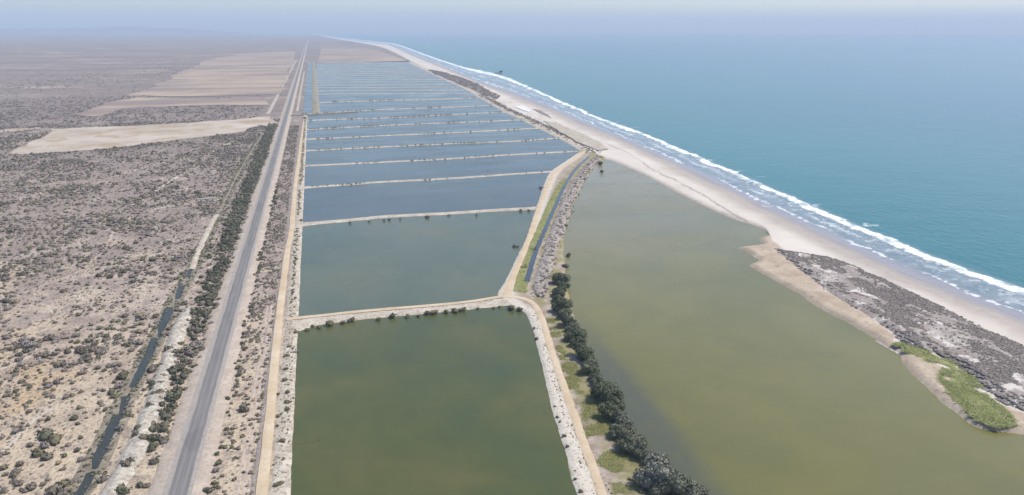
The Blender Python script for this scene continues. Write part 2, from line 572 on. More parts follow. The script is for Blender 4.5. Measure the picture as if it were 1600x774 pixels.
def lagoon_material():
    n = NB('lagoon_water')
    a = n.noise(n.vec(0.010, 0.008), 4, 0.6, 0.5)
    c = n.ramp(a, [(0.32, (0.106, 0.100, 0.030)), (0.5, (0.124, 0.115, 0.035)), (0.68, (0.145, 0.131, 0.043))])
    # darker band of water along the wooded bank, with a wandering edge
    p0, p1 = G(906, 500), G(1108, 774)
    t = (p1 - p0) / np.linalg.norm(p1 - p0)
    nx, ny = t[1], -t[0]
    if (G(1300, 650) - p0) @ np.array([nx, ny]) < 0:
        nx, ny = -nx, -ny
    s = n.xyz()
    d = n.math('ADD', n.math('MULTIPLY', n.math('SUBTRACT', s[0], float(p0[0])), float(nx)), n.math('MULTIPLY', n.math('SUBTRACT', s[1], float(p0[1])), float(ny)))
    d = n.math('ADD', d, n.math('MULTIPLY', n.math('SUBTRACT', n.noise(n.vec(0.05, off=(5, 5, 0)), 3), 0.5), 9))
    ch = n.math('MULTIPLY', n.rng(d, -1, 9, 1, 0), n.rng(s[1], 300, 210))
    c = n.mix(n.math('MULTIPLY', ch, 0.8), c, (0.058, 0.064, 0.050))
    c = n.mix(n.math('MULTIPLY', n.rng(s[1], 230, 620), 0.9), c, (0.190, 0.165, 0.105))
    m2 = n.noise(n.vec(0.022, 0.030, off=(70, 7, 0)), 5, 0.65, 0.6)
    c = n.mix(n.rng(m2, 0.44, 0.66, 0, 0.25), c, (0.085, 0.088, 0.036))
    f = n.noise(n.vec(0.15, 0.1, off=(12, 3, 0)), 5, 0.65)
    c = n.mix(n.rng(f, 0.45, 0.75, 0, 0.22), c, (0.12, 0.11, 0.035))
    w = n.noise(n.vec(0.9, 0.7), 3, 0.6)
    n.bump(w, 0.3, 0.18)
    gust = n.noise(n.vec(0.010, 0.028, off=(2, 40, 0)), 4, 0.6, 0.6)
    return n.out(c, n.rng(gust, 0.25, 0.75, 0.17, 0.32), 0.5, 1.33)


M['lagoon'] = lagoon_material()
M['pond_green'] = water_material('pond_water_green', (0.048, 0.064, 0.026), (0.064, 0.072, 0.022), (0.090, 0.084, 0.028), 0.016, strength=0.2)
M['pond_teal'] = water_material('pond_water_teal', (0.070, 0.088, 0.060), (0.086, 0.100, 0.064), (0.105, 0.108, 0.060), 0.013, strength=0.2)
M['pond_blue'] = water_material('pond_water_blue', (0.056, 0.072, 0.068), (0.068, 0.082, 0.076), (0.080, 0.092, 0.080), 0.010, strength=0.25)
M['ditch'] = water_material('ditch_water', (0.030, 0.036, 0.034), (0.038, 0.043, 0.038), (0.046, 0.050, 0.042), 0.08, strength=0.1, spec=0.35)


def asphalt_material():
    n = NB('worn_asphalt')
    v = n.attr('across')
    a = n.noise(n.vec(0.5, 0.035), 4, 0.6)
    f = n.noise(n.vec(1.5), 4, 0.7)
    c = n.ramp(a, [(0.3, (0.118, 0.110, 0.108)), (0.5, (0.142, 0.133, 0.129)), (0.7, (0.172, 0.161, 0.155))])
    c = n.mix(n.rng(f, 0.5, 0.7, 0, 0.3), c, (0.115, 0.108, 0.112))
    tr = n.rng(n.math('ABSOLUTE', n.math('SUBTRACT', n.math('ABSOLUTE', v), 0.42)), 0.05, 0.22, 0.4, 0)
    c = n.mix(tr, c, (0.215, 0.205, 0.203))
    pt = n.noise(n.vec(0.11, 0.05, off=(5, 5, 0)), 2, 0.5)
    c = n.mix(n.rng(pt, 0.58, 0.61, 0, 0.35), c, (0.105, 0.10, 0.104))
    dr = n.math('ADD', n.math('ABSOLUTE', v), n.math('MULTIPLY', n.math('SUBTRACT', n.noise(n.vec(0.25, 0.06), 4, 0.65), 0.5), 0.7))
    c = n.mix(n.rng(dr, 0.86, 1.08, 0, 0.8), c, (0.30, 0.255, 0.21))
    return n.out(c, 0.85, 0.25)


M['asphalt'] = asphalt_material()


def leaf_material(name, stops, trans=0.0, rough=0.7):
    n = NB(name)
    r = n.math('FRACT', n.math('ADD', n.math('ADD', n.objrand(), n.attr('rnd')), n.math('MULTIPLY', n.attr('leafrnd'), 0.0)))
    c = n.ramp(r, stops)
    l = n.attr('leafrnd')
    c = n.mix(n.math('MULTIPLY', l, 0.45), c, n.mix(0.5, c, (0.16, 0.15, 0.09)))
    return n.out(c, rough, 0.25)


OL, DK, GV, BR, TN = (0.115, 0.105, 0.060), (0.068, 0.070, 0.048), (0.175, 0.148, 0.140), (0.135, 0.108, 0.088), (0.22, 0.175, 0.10)
M['shrub'] = leaf_material('scrub_leaves', [(0.0, DK), (0.18, OL), (0.36, (0.125, 0.108, 0.085)), (0.52, BR), (0.70, GV), (0.88, (0.195, 0.165, 0.155)), (1.0, TN)])
M['thicket'] = leaf_material('thicket_leaves', [(0.0, (0.062, 0.066, 0.044)), (0.4, (0.085, 0.088, 0.054)), (0.7, (0.105, 0.096, 0.066)), (1.0, (0.125, 0.104, 0.080))])
M['bank_leaf'] = leaf_material('bank_bush_leaves', [(0.0, (0.075, 0.068, 0.042)), (0.5, (0.105, 0.092, 0.050)), (1.0, (0.135, 0.118, 0.058))])
M['tree_leaf'] = leaf_material('shore_tree_leaves', [(0.0, (0.092, 0.100, 0.064)), (0.5, (0.124, 0.130, 0.092)), (1.0, (0.178, 0.176, 0.142))])
M['tree_dark'] = leaf_material('dark_tree_leaves', [(0.0, (0.068, 0.084, 0.044)), (0.5, (0.092, 0.106, 0.060)), (1.0, (0.128, 0.130, 0.086))])
M['dune_leaf'] = leaf_material('dune_scrub_twigs', [(0.0, (0.120, 0.098, 0.090)), (0.5, (0.160, 0.134, 0.124)), (1.0, (0.225, 0.19, 0.17))])
M['grass'] = leaf_material('grass_blades', [(0.0, (0.17, 0.185, 0.055)), (0.5, (0.23, 0.24, 0.075)), (1.0, (0.30, 0.25, 0.11))])
M['reed'] = leaf_material('reed_blades', [(0.0, (0.17, 0.21, 0.06)), (0.5, (0.25, 0.28, 0.085)), (1.0, (0.36, 0.33, 0.16))])
M['stone'] = leaf_material('bank_rubble', [(0.0, (0.25, 0.21, 0.185)), (0.5, (0.37, 0.33, 0.295)), (1.0, (0.48, 0.44, 0.40))])


def plain(name, c, rough=0.85, var=0.25, scale=1.5):
    n = NB(name)
    a = n.noise(n.vec(scale), 4, 0.65)
    return n.out(n.mix(n.rng(a, 0.4, 0.7, 0, 1), c, tuple(x * (1 - var) for x in c)), rough, 0.25)


M['bark'] = plain('bark', (0.17, 0.135, 0.105))
M['concrete'] = plain('concrete', (0.62, 0.59, 0.53))
M['dark_concrete'] = plain('stained_concrete', (0.16, 0.145, 0.13))
M['wood'] = plain('weathered_wood', (0.10, 0.085, 0.07))
M['pier_dark'] = plain('tarred_steel', (0.055, 0.06, 0.07))
M['roof'] = plain('pale_roof_sheet', (0.50, 0.46, 0.44))
M['wall'] = plain('orange_plaster', (0.55, 0.30, 0.19))
M['hill'] = plain('hill_scrub', (0.20, 0.17, 0.145), 0.95, 0.4, 0.002)
M['salt'] = plain('salt_crust', (0.56, 0.54, 0.52), 0.9, 0.12, 0.1)


# ------------------------------------------------------------------ the large setting
R20 = 20000.0
XL = -21.0                                       # the scrub plain ends at the pond-side dirt road
# one base sheet reaching the horizon below everything
pv = [(R20 * math.cos(a), R20 * math.sin(a)) for a in np.linspace(0, 2 * math.pi, 96, endpoint=False)]
tag(polygon('ground', pv, -2.0, M['sand_flat']), 'bare sandy ground under the whole coast reaching the horizon', 'ground', kind='structure')

# scrub plain with the rise and hills inland
xs = -np.concatenate([[-XL], np.geomspace(26, 19500, 90)])
ys = np.concatenate([[-300, -100, 0], np.geomspace(60, 19500, 130)])
XX, YY = np.meshgrid(xs, ys)
keep = np.hypot(XX, YY)
sc_ = np.minimum(1.0, 19400 / np.maximum(keep, 1))
XX, YY = np.where(XX < XL - 1, XX * sc_, XX), YY * sc_
dd = np.hypot(XX, YY)
rise = sstep(-XX, 1200, 11000) * sstep(dd, 3500, 16000)
ZZ = 1.0 + rise * (60 + 130 * fbm(XX / 3500, YY / 3500, 5, 4)) + sstep(-XX, 300, 1500) * sstep(dd, 1500, 5000) * 18 * fbm(XX / 900, YY / 900, 8, 3)
tag(sheet('scrub_plain', np.stack([XX, YY], -1), ZZ, M['scrub']), 'flat dry scrub plain left of the coast road with bare sandy soil', 'plain', kind='structure')

# far range of hills
hx = np.linspace(-14500, -600, 110)
hb = []
for k, (yo, w) in enumerate(((-1500, 0), (-700, 0.55), (0, 1.0), (700, 0.6), (1400, 0))):
    yy = np.sqrt(np.maximum(17600.0 ** 2 - hx ** 2, 1e6)) + yo
    prof = 90 * sstep(-hx, 600, 3000) + 290 * fbm(hx / 2600, hx * 0 + 1.5, 21, 4) ** 1.6 * sstep(-hx, 300, 4500)
    hb.append(np.stack([hx, yy, 1 + w * prof * (0.85 + 0.3 * fbm(hx / 700, hx * 0 + k, 33, 3))], -1))
hb = np.stack(hb, 1)
tag(sheet('hills', hb[..., :2], hb[..., 2], M['hill']), 'faint hazy hills on the skyline inland at the far left', 'hills', kind='structure')

# shoreline traces, as functions of bearing
A_ = smooth_line([(489, 52.6), (497, 53.6), (512, 56), (535, 59.5), (560, 62.4), (590, 65.8), (622, 70), (660, 84), (720, 104), (783, 119), (830, 138), (880, 160), (940, 186), (995, 205), (1050, 228), (1110, 253), (1180, 284), (1250, 314), (1330, 349), (1400, 378), (1460, 402), (1530, 428), (1600, 452), (1700, 490), (1900, 570), (2300, 735), (2600, 858)])
B_ = smooth_line([(489, 53.2), (497, 54.3), (512, 57), (535, 61), (560, 64.4), (590, 68.2), (612, 72), (650, 87), (700, 107), (760, 133), (800, 146), (850, 166), (900, 189), (950, 212), (1000, 235), (1060, 263), (1130, 297), (1200, 333), (1300, 380), (1400, 428), (1500, 470), (1600, 512), (1700, 555), (1900, 640), (2300, 815), (2600, 946)])
C_ = smooth_line([(489, 54), (497, 55.4), (512, 58.6), (535, 63), (560, 67), (600, 76), (640, 96), (680, 117), (720, 135), (758, 154), (800, 176), (850, 199), (895, 222), (922, 241), (940, 250), (955, 254), (975, 262), (1010, 278), (1060, 305), (1110, 330), (1150, 347), (1185, 358), (1200, 370), (1212, 405), (1230, 440), (1250, 460), (1279, 482), (1330, 507), (1365, 528), (1400, 558), (1441, 601), (1487, 643), (1536, 672), (1600, 684), (1700, 706), (1900, 765), (2300, 900), (2600, 1000)])


B_[:, 1] -= 0.26 * (B_[:, 1] - np.interp(B_[:, 0], A_[:, 0], A_[:, 1])) * sstep(B_[:, 0], 700, 1000)


def at_bearing(line, x):
    return np.interp(x, line[:, 0], line[:, 1])


bx = np.concatenate([np.arange(489, 560, 3), np.arange(560, 1700, 3.0), np.arange(1700, 2600, 12)])
pa, pb, pc = (G(bx, at_bearing(l, bx)) for l in (A_, B_, C_))
# sea: swash columns, breaker crest, then out to the horizon
vs = np.array([-0.35, -0.15, 0, 0.12, 0.25, 0.4, 0.55, 0.68, 0.78, 0.86, 0.92, 0.97, 1.03, 1.1])
ray = pa / np.linalg.norm(pa, axis=1, keepdims=True)
swr = pb[:, None] + (pa - pb)[:, None] * vs[None, :, None]
wid = np.linalg.norm(pa - pb, axis=1)
outs = np.geomspace(12, 19900, 46)
ra = np.linalg.norm(pa, axis=1)
r_out = np.minimum(ra[:, None] + 0.1 * wid[:, None] + outs[None, :], 19900 - 40 * (1 - np.linspace(0, 1, 46))[None, :] - 0)
r_out = np.maximum.accumulate(r_out, 1)
offp = ray[:, None] * r_out[..., None]
rows = np.concatenate([swr, offp], 1)
sw = np.concatenate([np.repeat(vs[None], len(bx), 0), np.full((len(bx), 46), 2.0) + 0], 1)
# true distance to the shoreline: along-ray distance times the sine of the crossing angle
tang = np.gradient(pa, axis=0)
tang /= np.linalg.norm(tang, axis=1, keepdims=True)
sinang = np.abs(tang[:, 0] * ray[:, 1] - tang[:, 1] * ray[:, 0])
pw = np.maximum(wid * sinang, 4)
dist_out = (r_out - ra[:, None]) * sinang[:, None]
sw[:, len(vs):] = 1 + dist_out / pw[:, None]
off = np.concatenate([np.zeros((len(bx), len(vs))), dist_out], 1)
z = np.zeros_like(sw)
cr = fbm(bx / 14.0, bx * 0, 3, 3)[:, None]
z += np.exp(-((sw - 0.93) / 0.06) ** 2) * (0.35 + 0.9 * cr)
z += 0.15 * np.exp(-((sw - 0.5) / 0.06) ** 2)
tag(sheet('sea', rows, z, M['sea'], {'swash': sw, 'offshore': off}), 'teal sea with a white breaker along the straight beach', 'sea', kind='structure')

# beach between the swash and the lagoon / east dike
nb = 30
vb = np.linspace(0, 1, nb)
rows = pb[:, None] + (pc - pb)[:, None] * vb[None, :, None]
bw = np.linalg.norm(pc - pb, axis=1) * sinang
dist = vb[None] * np.maximum(bw, 1)[:, None]
z = -0.12 + 1.7 * sstep(dist, 0, 26) + 0.5 * (fbm(rows[..., 0] / 14, rows[..., 1] / 14, 2, 3) - 0.5) * sstep(dist, 8, 30)
edge_z = (1 - sstep(vb, 0.90, 1.0))[None]
z = z * edge_z + (-0.15) * (1 - edge_z)
tag(sheet('beach', rows, z, M['beach'], {'across': np.repeat(vb[None], len(bx), 0), 'dist': dist}), 'long pale sand beach between the surf and the lagoon', 'beach', kind='structure')

# far plain behind the last ponds
tag(polygon('far_plain', np.vstack([G([486], [99]), [[XL - 30, 3000]], [[XL - 30, 15500]], G(np.arange(490, 641, 6), at_bearing(C_, np.arange(490, 641, 6)) - 0.25)]), 0.95, M['scrub']), 'hazy flat land beyond the last ponds', 'plain', kind='structure')
tag(polygon('field', ragged([(497, 98.5), (560, 98), (636, 96), (612, 87), (590, 80), (575, 77), (502, 74)], 3, 4, 5, 60), 1.25, M['field']), 'bare beige field beyond the last row of ponds', 'field', 'fallow fields', kind='structure')

# fallow fields and the bare flat left of the road
tag(polygon('field', ragged([(205, 150), (232, 139), (262, 126), (300, 106), (332, 92), (382, 84), (464, 80), (458, 100), (444, 125), (432, 148), (330, 151)], 3, 32, 1, 110), 1.6, M['field']), 'largest beige fallow field left of the road in the distance', 'field', 'fallow fields', kind='structure')
tag(polygon('field', ragged([(112, 181), (165, 163), (212, 153), (330, 155), (424, 153), (418, 166), (300, 166), (210, 172), (150, 184)], 3, 26, 2, 80), 1.5, M['field']), 'narrow pinkish field strip just behind the bare sand flat', 'field', 'fallow fields', kind='structure')
SF = [(8, 242), (30, 233), (58, 226), (78, 203), (120, 202), (215, 198), (300, 193), (420, 184), (432, 190), (424, 204), (408, 197), (380, 207), (310, 216), (250, 223), (200, 232), (120, 238), (45, 243)]
tag(polygon('sand_flat', ragged(SF, 3, 14, 3, 45), 1.3, M['sand_flat']), 'bright bare sand flat crossing the scrub left of the road', 'sand flat', kind='structure')
tag(polygon('clearing', ragged([(-20, 206), (20, 203), (58, 200.5), (64, 203), (20, 208), (-20, 211)], 3, 6, 40, 50), 1.5, M['sand_flat']), 'short pale clearing at the far left above the sand flat', 'clearing', kind='structure')


# ------------------------------------------------------------------ coast road
RX = -48.2


def straight(x0, x1=None, y0=80, y1=9000, n=200):
    ys_ = np.geomspace(y0, y1, n)
    return np.stack([np.interp(ys_, [y0, y1], [x0, x0 if x1 is None else x1]), ys_], -1)


def geo_ribbon(name, line, profile, m, edge=0.2, seed=0, wav=9.0):
    """ribbon on a line already sampled (no resampling), for long straight things"""
    p = np.asarray(line, float)
    t = np.gradient(p, axis=0)
    t /= np.linalg.norm(t, axis=1, keepdims=True)
    nrm = np.stack([t[:, 1], -t[:, 0]], -1)
    s = np.concatenate([[0], np.cumsum(np.hypot(*np.diff(p, axis=0).T))])
    offs = np.array([q[0] for q in profile], float)
    zz = np.array([q[1] for q in profile], float)
    wl = (fbm(s / wav, s * 0 + 3, seed, 3) - 0.5) * 2 * edge
    wr = (fbm(s / wav, s * 0 + 7, seed + 3, 3) - 0.5) * 2 * edge
    mid = 0.5 * (offs[0] + offs[-1])
    hw = 0.5 * (offs[-1] - offs[0])
    o = offs[None] + np.where(offs[None] < mid, -wl[:, None], wr[:, None]) * (np.abs(offs - mid) / hw)[None]
    rows_ = p[:, None] + nrm[:, None] * o[..., None]
    return sheet(name, rows_, np.repeat(zz[None], len(p), 0), m, {'across': np.repeat(((offs - mid) / hw)[None], len(p), 0), 'along': np.repeat(s[:, None], len(offs), 1)})


RL = straight(RX, y0=80, y1=9000, n=420)
tag(geo_ribbon('road_embankment', RL, [(-9.0, 0.9), (-7.0, 1.55), (-4.0, 1.78), (0, 1.80), (4.0, 1.78), (6.2, 1.6), (8.2, 0.9)], M['shoulder'], 0.5, 4), 'sandy gravel embankment and shoulders under the coast road', 'road shoulder', kind='structure')
tag(geo_ribbon('road_gravel_edge', RL, [(-4.4, 1.80), (-2.5, 1.86), (0, 1.88), (2.5, 1.86), (4.0, 1.80)], plain('grey_gravel_edge', (0.275, 0.25, 0.225), 0.95, 0.2, 0.8), 0.3, 6), 'light grey gravel verge edging the asphalt', 'gravel verge', kind='structure')
tag(geo_ribbon('road', RL, [(-2.65, 1.90), (-1.3, 1.95), (0, 1.98), (1.3, 1.95), (2.65, 1.90)], M['asphalt'], 0.12, 8), 'straight grey asphalt coast road running to the horizon', 'road', kind='structure')

# tracks
DX = smooth_line([(G(402, 850)), (G(410, 774)), (G(419, 690)), (G(431, 560)), (G(437, 500)), (G(449, 400)), (G(456, 360)), (G(461, 300)), (G(466, 260)), (G(474, 200)), (G(476.5, 184))], 14)
tag(ribbon('dirt_road', DX, [(-1.7, 1.33), (-0.7, 1.42), (0.7, 1.42), (1.7, 1.33)], M['dirt'], 4, 0.3, lump=0.03, seed=2, wav=14), 'straight tan dirt road along the left side of the ponds', 'dirt road', 'dirt roads round the ponds', kind='structure')
tag(geo_ribbon('gravel_track', straight(-27.6, -25.0, 150, 1120, 120), [(-0.8, 1.02), (-0.4, 1.10), (0.4, 1.10), (0.8, 1.02)], M['gravel'], 0.5, 12), 'narrow grey gravel strip beside the tan dirt road', 'track', kind='structure')
for xo in (-30.1, -31.9):
    tag(geo_ribbon('wheel_rut', straight(xo, xo + 0.4, 100, 330, 80), [(-0.45, 1.03), (0, 1.07), (0.45, 1.03)], M['rut'], 0.22, 13 + int(xo)), 'pale wheel rut %s of the overgrown track beside the road' % ('on the pond side' if xo > -31 else 'on the road side'), 'wheel rut', 'wheel ruts of the overgrown track', kind='structure')
tag(geo_ribbon('dirt_track', straight(-77, -72, 1160, 3200, 60), [(-3, 1.06), (0, 1.25), (3, 1.06)], M['bank_sand'], 0.8, 15), 'pale track running parallel left of the distant road', 'track', kind='structure')
tag(geo_ribbon('dirt_track', straight(-33, -32, 1190, 2300, 50), [(-2, 1.06), (0, 1.25), (2, 1.06)], M['bank_sand'], 0.8, 16), 'pale verge track between the distant road and the canal', 'track', kind='structure')
for k, (pl, wd, lab) in enumerate((([(398, 212), (346, 231), (290, 270), (236, 305), (196, 332)], 1.6, 'faint pale footpath slanting through the scrub'),
                                   ([(90, 640), (60, 655), (25, 690), (-10, 722)], 0.9, 'bare sandy path in the scrub at the lower left'),
                                   ([(345, 313), (330, 316), (300, 320), (262, 325), (225, 333)], 1.6, 'pale track leading left from the small culvert bridge'),
                                   ([(18, 470), (70, 448), (118, 430), (160, 396), (182, 360), (210, 338)], 0.8, 'narrow bare trail winding up the middle of the scrub'),
                                   ([(0, 582), (52, 560), (112, 552), (168, 528), (214, 500)], 0.7, 'narrow bare trail crossing the scrub toward the ditch'),
                                   ([(20, 300), (80, 286), (150, 284), (230, 262), (300, 246)], 1.1, 'faint bare trail across the upper scrub below the sand flat'))):
    tag(ribbon('footpath', smooth_line(G(*np.array(pl).T), 8), [(-wd, 1.02), (0, 1.10), (wd, 1.02)], M['sand_flat'], 3, 0.6, seed=50 + k), lab, 'path', kind='structure')

# left bank of the ponds
tag(ribbon('pond_bank', straight(-19.6, -19.0, 90, 1130, 200), [(-3.0, 1.0), (-1.6, 1.30), (0.2, 1.22), (1.6, 1.0), (2.4, 0.66), (3.4, 0.1)], M['bank_sand'], 2.5, 0.35, lump=0.14, seed=9), 'pale sandy bank between the dirt road and the ponds', 'bank', kind='structure')

# ------------------------------------------------------------------ ponds and the dikes between them
E_ = [(640, 99), (680, 118), (722, 137), (752, 154), (776, 169), (800, 181), (850, 205), (880, 219), (900, 231), (908, 240), (886, 253), (861, 271), (848, 300), (836, 335), (824, 370), (808, 405), (790, 440), (775, 464)]
DK = [
    [(452, 510), (472, 507), (500, 502), (560, 496), (600, 492), (640, 489), (700, 483), (760, 477), (800, 473), (828, 478)],
    [(457, 354), (490, 350.5), (547, 345.5), (600, 340.2), (640, 338), (700, 335), (760, 331), (806, 328.5), (838, 327)],
    [(470, 295), (540, 290), (600, 285.6), (700, 280.5), (800, 273.5), (868, 269)],
    [(473, 260.5), (540, 257.5), (600, 254.6), (700, 249.5), (800, 243), (911, 237)],
    [(474, 237), (540, 233.5), (600, 230.6), (697, 226), (798, 222), (884, 216)],
    [(476, 219), (540, 216), (600, 213), (697, 209), (798, 203.7), (850, 201)],
    [(477, 203.5), (540, 200), (600, 197), (697, 193), (798, 189), (820, 187.5)],
    [(478, 189.5), (540, 187), (600, 185.3), (684, 181), (782, 176.3), (796, 175.5)],
    [(470, 179.5), (503, 178), (545, 175), (600, 172), (684, 169), (776, 165.5)],
    [(492, 161.5), (540, 159.7), (600, 157.8), (684, 156), (754, 153)],
]
far_rows = [147.5, 142.3, 137.6, 133.2, 129.2, 125.5, 122.0, 118.8, 115.8, 113.0, 110.3, 107.7, 105.2, 102.8, 100.4, 98.0]
Eline = np.array(E_, float)
for k, yv in enumerate(far_rows):
    xr = float(np.interp(yv + 1, Eline[:10, 1][:10], Eline[:10, 0][:10]))
    DK.append([(494, yv + 0.6), (560, yv), (xr + 1, yv - 1.0)])
names = ['first dike, widest, nearest the camera', 'second dike from the camera', 'third dike from the camera', 'fourth dike from the camera', 'fifth dike from the camera', 'sixth dike from the camera', 'seventh dike from the camera', 'eighth dike from the camera', 'ninth dike from the camera', 'tenth dike with a dark bank behind it']
dike_lines = []
hwid = [4.2, 3.1, 2.6, 2.6, 2.7, 2.8, 2.9, 3.0, 3.4, 4.5] + [3.2] * 16
for i, d in enumerate(DK):
    p = G(*np.array(d, float).T)
    ln = smooth_line(p, 8)
    dike_lines.append(ln)
    hw = hwid[i]
    prof = [(-hw - 1.6, 0.1), (-hw - 0.4, 0.66), (-hw + 0.7, 1.08), (0, 1.22), (hw - 0.7, 1.08), (hw + 0.4, 0.66), (hw + 1.6, 0.1)]
    o = ribbon('dike', ln, prof, M['dike'], 2.5 if i < 9 else 8, 0.5, flare=((8.0, 4.5)[i] if i < 2 else 2.0, 2.5 if i < 2 else 0.5), lump=0.12, seed=100 + i, flen=8.0)
    lab = 'pale earth ' + names[i] if i < 10 else 'thin far dike number %d beyond the tenth, between narrow blue ponds' % (i - 9)
    tag(o, lab, 'dike', 'earth dikes between the ponds', kind='structure')
near_line = G(np.array([440, 560, 700, 830, 945]), np.array([905, 905, 905, 905, 905]))


def ext(line, l, r):
    a = line[0] + (line[0] - line[3]) / np.linalg.norm(line[0] - line[3]) * l
    b = line[-1] + (line[-1] - line[-4]) / np.linalg.norm(line[-1] - line[-4]) * r
    return np.vstack([a, line, b])


ordn = ['large green-brown pond nearest the camera', 'grey-green pond just behind the nearest dike', 'grey-blue pond third from the camera', 'blue pond fourth from the camera', 'blue pond fifth from the camera', 'blue pond sixth from the camera', 'blue pond seventh from the camera', 'blue pond eighth from the camera', 'blue pond ninth from the camera', 'narrow blue pond tenth from the camera']
prev = near_line
p_edge_r = G(np.array([922, 898, 880, 860, 845, 832, 820]) + 14, np.array([860, 774, 708, 640, 568, 520, 490.0]))
for i, ln in enumerate(dike_lines):
    if i == 0:
        pts = np.vstack([near_line, p_edge_r[1:], ln[::-1]])
    else:
        pts = np.vstack([prev, ln[::-1]])
    mm = M['pond_green'] if i == 0 else M['pond_teal'] if i == 1 else M['pond_blue']
    o = polygon('pond', pts, 0.6, mm)
    tag(o, ordn[i] if i < 10 else 'narrow far blue pond in strip %d of the distant rows' % (i - 9), 'pond', 'ponds between the dikes', kind='structure')
    prev = ln

# east side of the ponds: bank from the pond edge to the lagoon
E2 = smooth_line([(910, 237), (886, 253), (861, 271), (848, 300), (836, 335), (824, 370), (808, 405), (790, 440), (778, 464), (800, 482), (821, 492), (832, 520), (845, 568), (860, 640), (880, 708), (898, 774), (922, 860), (938, 920)])
L2 = smooth_line([(944, 249), (926, 262), (907, 290), (894, 320), (885, 350), (880, 375), (879, 395), (881, 420), (884, 450), (891, 480), (901, 520), (916, 560), (938, 600), (963, 640), (994, 690), (1030, 735), (1066, 774), (1140, 850), (1205, 920)])
yq = np.concatenate([np.arange(240, 470, 1.5), np.arange(470, 918, 3)])
e_x = np.interp(yq, E2[:, 1], E2[:, 0])
l_x = np.interp(yq, L2[:, 1], L2[:, 0])
pe, pl_ = G(e_x - 4, yq), G(l_x + 4, yq)
ve = np.linspace(0, 1, 25)
rows = pe[:, None] + (pl_ - pe)[:, None] * ve[None, :, None]
bw = np.linalg.norm(pl_ - pe, axis=1)
dl = ve[None] * bw[:, None]
dr = (1 - ve)[None] * bw[:, None]
wob = (fbm(rows[..., 0] / 6, rows[..., 1] / 6, 77, 3) - 0.5) * 1.2
z = 0.15 + 1.1 * sstep(np.minimum(dl, dr) + wob, 0, 3.2) + 0.5 * (fbm(rows[..., 0] / 5, rows[..., 1] / 5, 12, 3) - 0.5) * sstep(np.minimum(dl, dr), 2, 5)
tag(sheet('embankment', rows, z, M['embankment'], {'across': np.repeat((ve * 2 - 1)[None], len(yq), 0)}), 'broad earth embankment between the ponds and the lagoon', 'embankment', kind='structure')
R2 = smooth_line(G(*np.array([(790, 467), (802, 437), (816, 405), (829, 370), (840, 335), (853, 300), (866, 273), (890, 256), (914, 238), (917, 235)], float).T), 10)
tag(ribbon('dirt_road', R2, [(-2.0, 1.34), (-0.8, 1.5), (0.8, 1.5), (2.0, 1.34)], M['dirt'], 3, 0.4, lump=0.05, seed=31), 'dirt road climbing along the right edge of the middle ponds', 'dirt road', 'dirt roads round the ponds', kind='structure')
R1 = smooth_line(G(*np.array([(448, 503), (472, 500.5), (500, 497.5), (560, 491), (640, 484), (700, 479), (750, 473), (788, 467), (815, 470), (832, 478), (846, 500), (858, 540), (874, 590), (892, 640), (909, 690), (924, 730), (939, 774), (966, 860), (985, 915)], float).T), 10)
tag(ribbon('dirt_road', R1, [(-1.5, 1.36), (-0.6, 1.5), (0.6, 1.5), (1.5, 1.36)], M['dirt'], 2.5, 0.3, lump=0.04, seed=32), 'tan dirt road between the nearest pond and the shore trees', 'dirt road', 'dirt roads round the ponds', kind='structure')
ED = smooth_line(G(*np.array([(922, 240), (900, 227), (880, 216.5), (850, 202), (820, 187.5), (790, 173.5), (765, 159.5), (752, 152), (722, 135.5), (680, 117), (640, 98)], float).T), 10)
tag(ribbon('dike', ED, [(-9, 0.1), (-6.5, 0.7), (-4, 1.25), (0, 1.4), (5, 1.3), (8, 1.1), (12, 0.6)], M['dike'], 6, 1.2, lump=0.15, seed=33), 'long slanting dike between the far ponds and the beach', 'dike', 'earth dikes between the ponds', kind='structure')
# canal and rubble bank on the lagoon side
CN = smooth_line(G(*np.array([(823, 444), (828, 427), (832, 411), (838, 394), (843.5, 381), (852, 361), (861, 340), (872, 315), (884, 290), (900, 266), (920, 247)], float).T), 8)
tag(ribbon('canal', CN, [(-1.5, 1.44), (0, 1.44), (1.5, 1.44)], water_material('canal_water', (0.035, 0.043, 0.058), (0.04, 0.05, 0.065), (0.05, 0.06, 0.07), 0.05, strength=0.1), 3, 0.5, seed=35), 'narrow blue canal beside the rubble bank', 'canal', kind='structure')
RB = smooth_line(G(*np.array([(843, 468), (847, 440), (856, 410), (864, 381), (871, 361), (878, 340), (888, 312), (902, 285), (919, 262), (934, 248)], float).T), 8)
tag(ribbon('rubble_bank', RB, [(-5.0, 1.0), (-3.4, 1.9), (-1, 2.3), (1, 2.2), (3.4, 1.7), (5.2, 0.8)], M['rubble_bank'], 1.5, 0.9, flare=(-4.6, -2.0), lump=0.6, seed=36), 'lumpy pale rubble bank along the lagoon with brown scrub', 'bank', kind='structure')

# lagoon
lx = np.arange(930, 2300, 6.0)
cyl = at_bearing(C_, lx)
byl = at_bearing(B_, lx)
inner = G(lx, cyl + (byl - cyl) * 0.10)
l_left = G(np.interp(yq[::-1], L2[:, 1], L2[:, 0]) - 3, yq[::-1])
tag(polygon('lagoon', np.vstack([inner, G([2300, 1300], [960, 960]), l_left[l_left[:, 1] < G(944, 250)[1] + 5]]), 0.42, M['lagoon']), 'wide olive green lagoon behind the beach', 'lagoon', kind='structure')
GRID = {}


def dune_z(x, y):
    gx, gy, Z = GRID['dune']
    return Z[np.clip(np.round((y - gy[0]) / (gy[1] - gy[0])).astype(int), 0, len(gy) - 1), np.clip(np.round((x - gx[0]) / (gx[1] - gx[0])).astype(int), 0, len(gx) - 1)] - 0.08


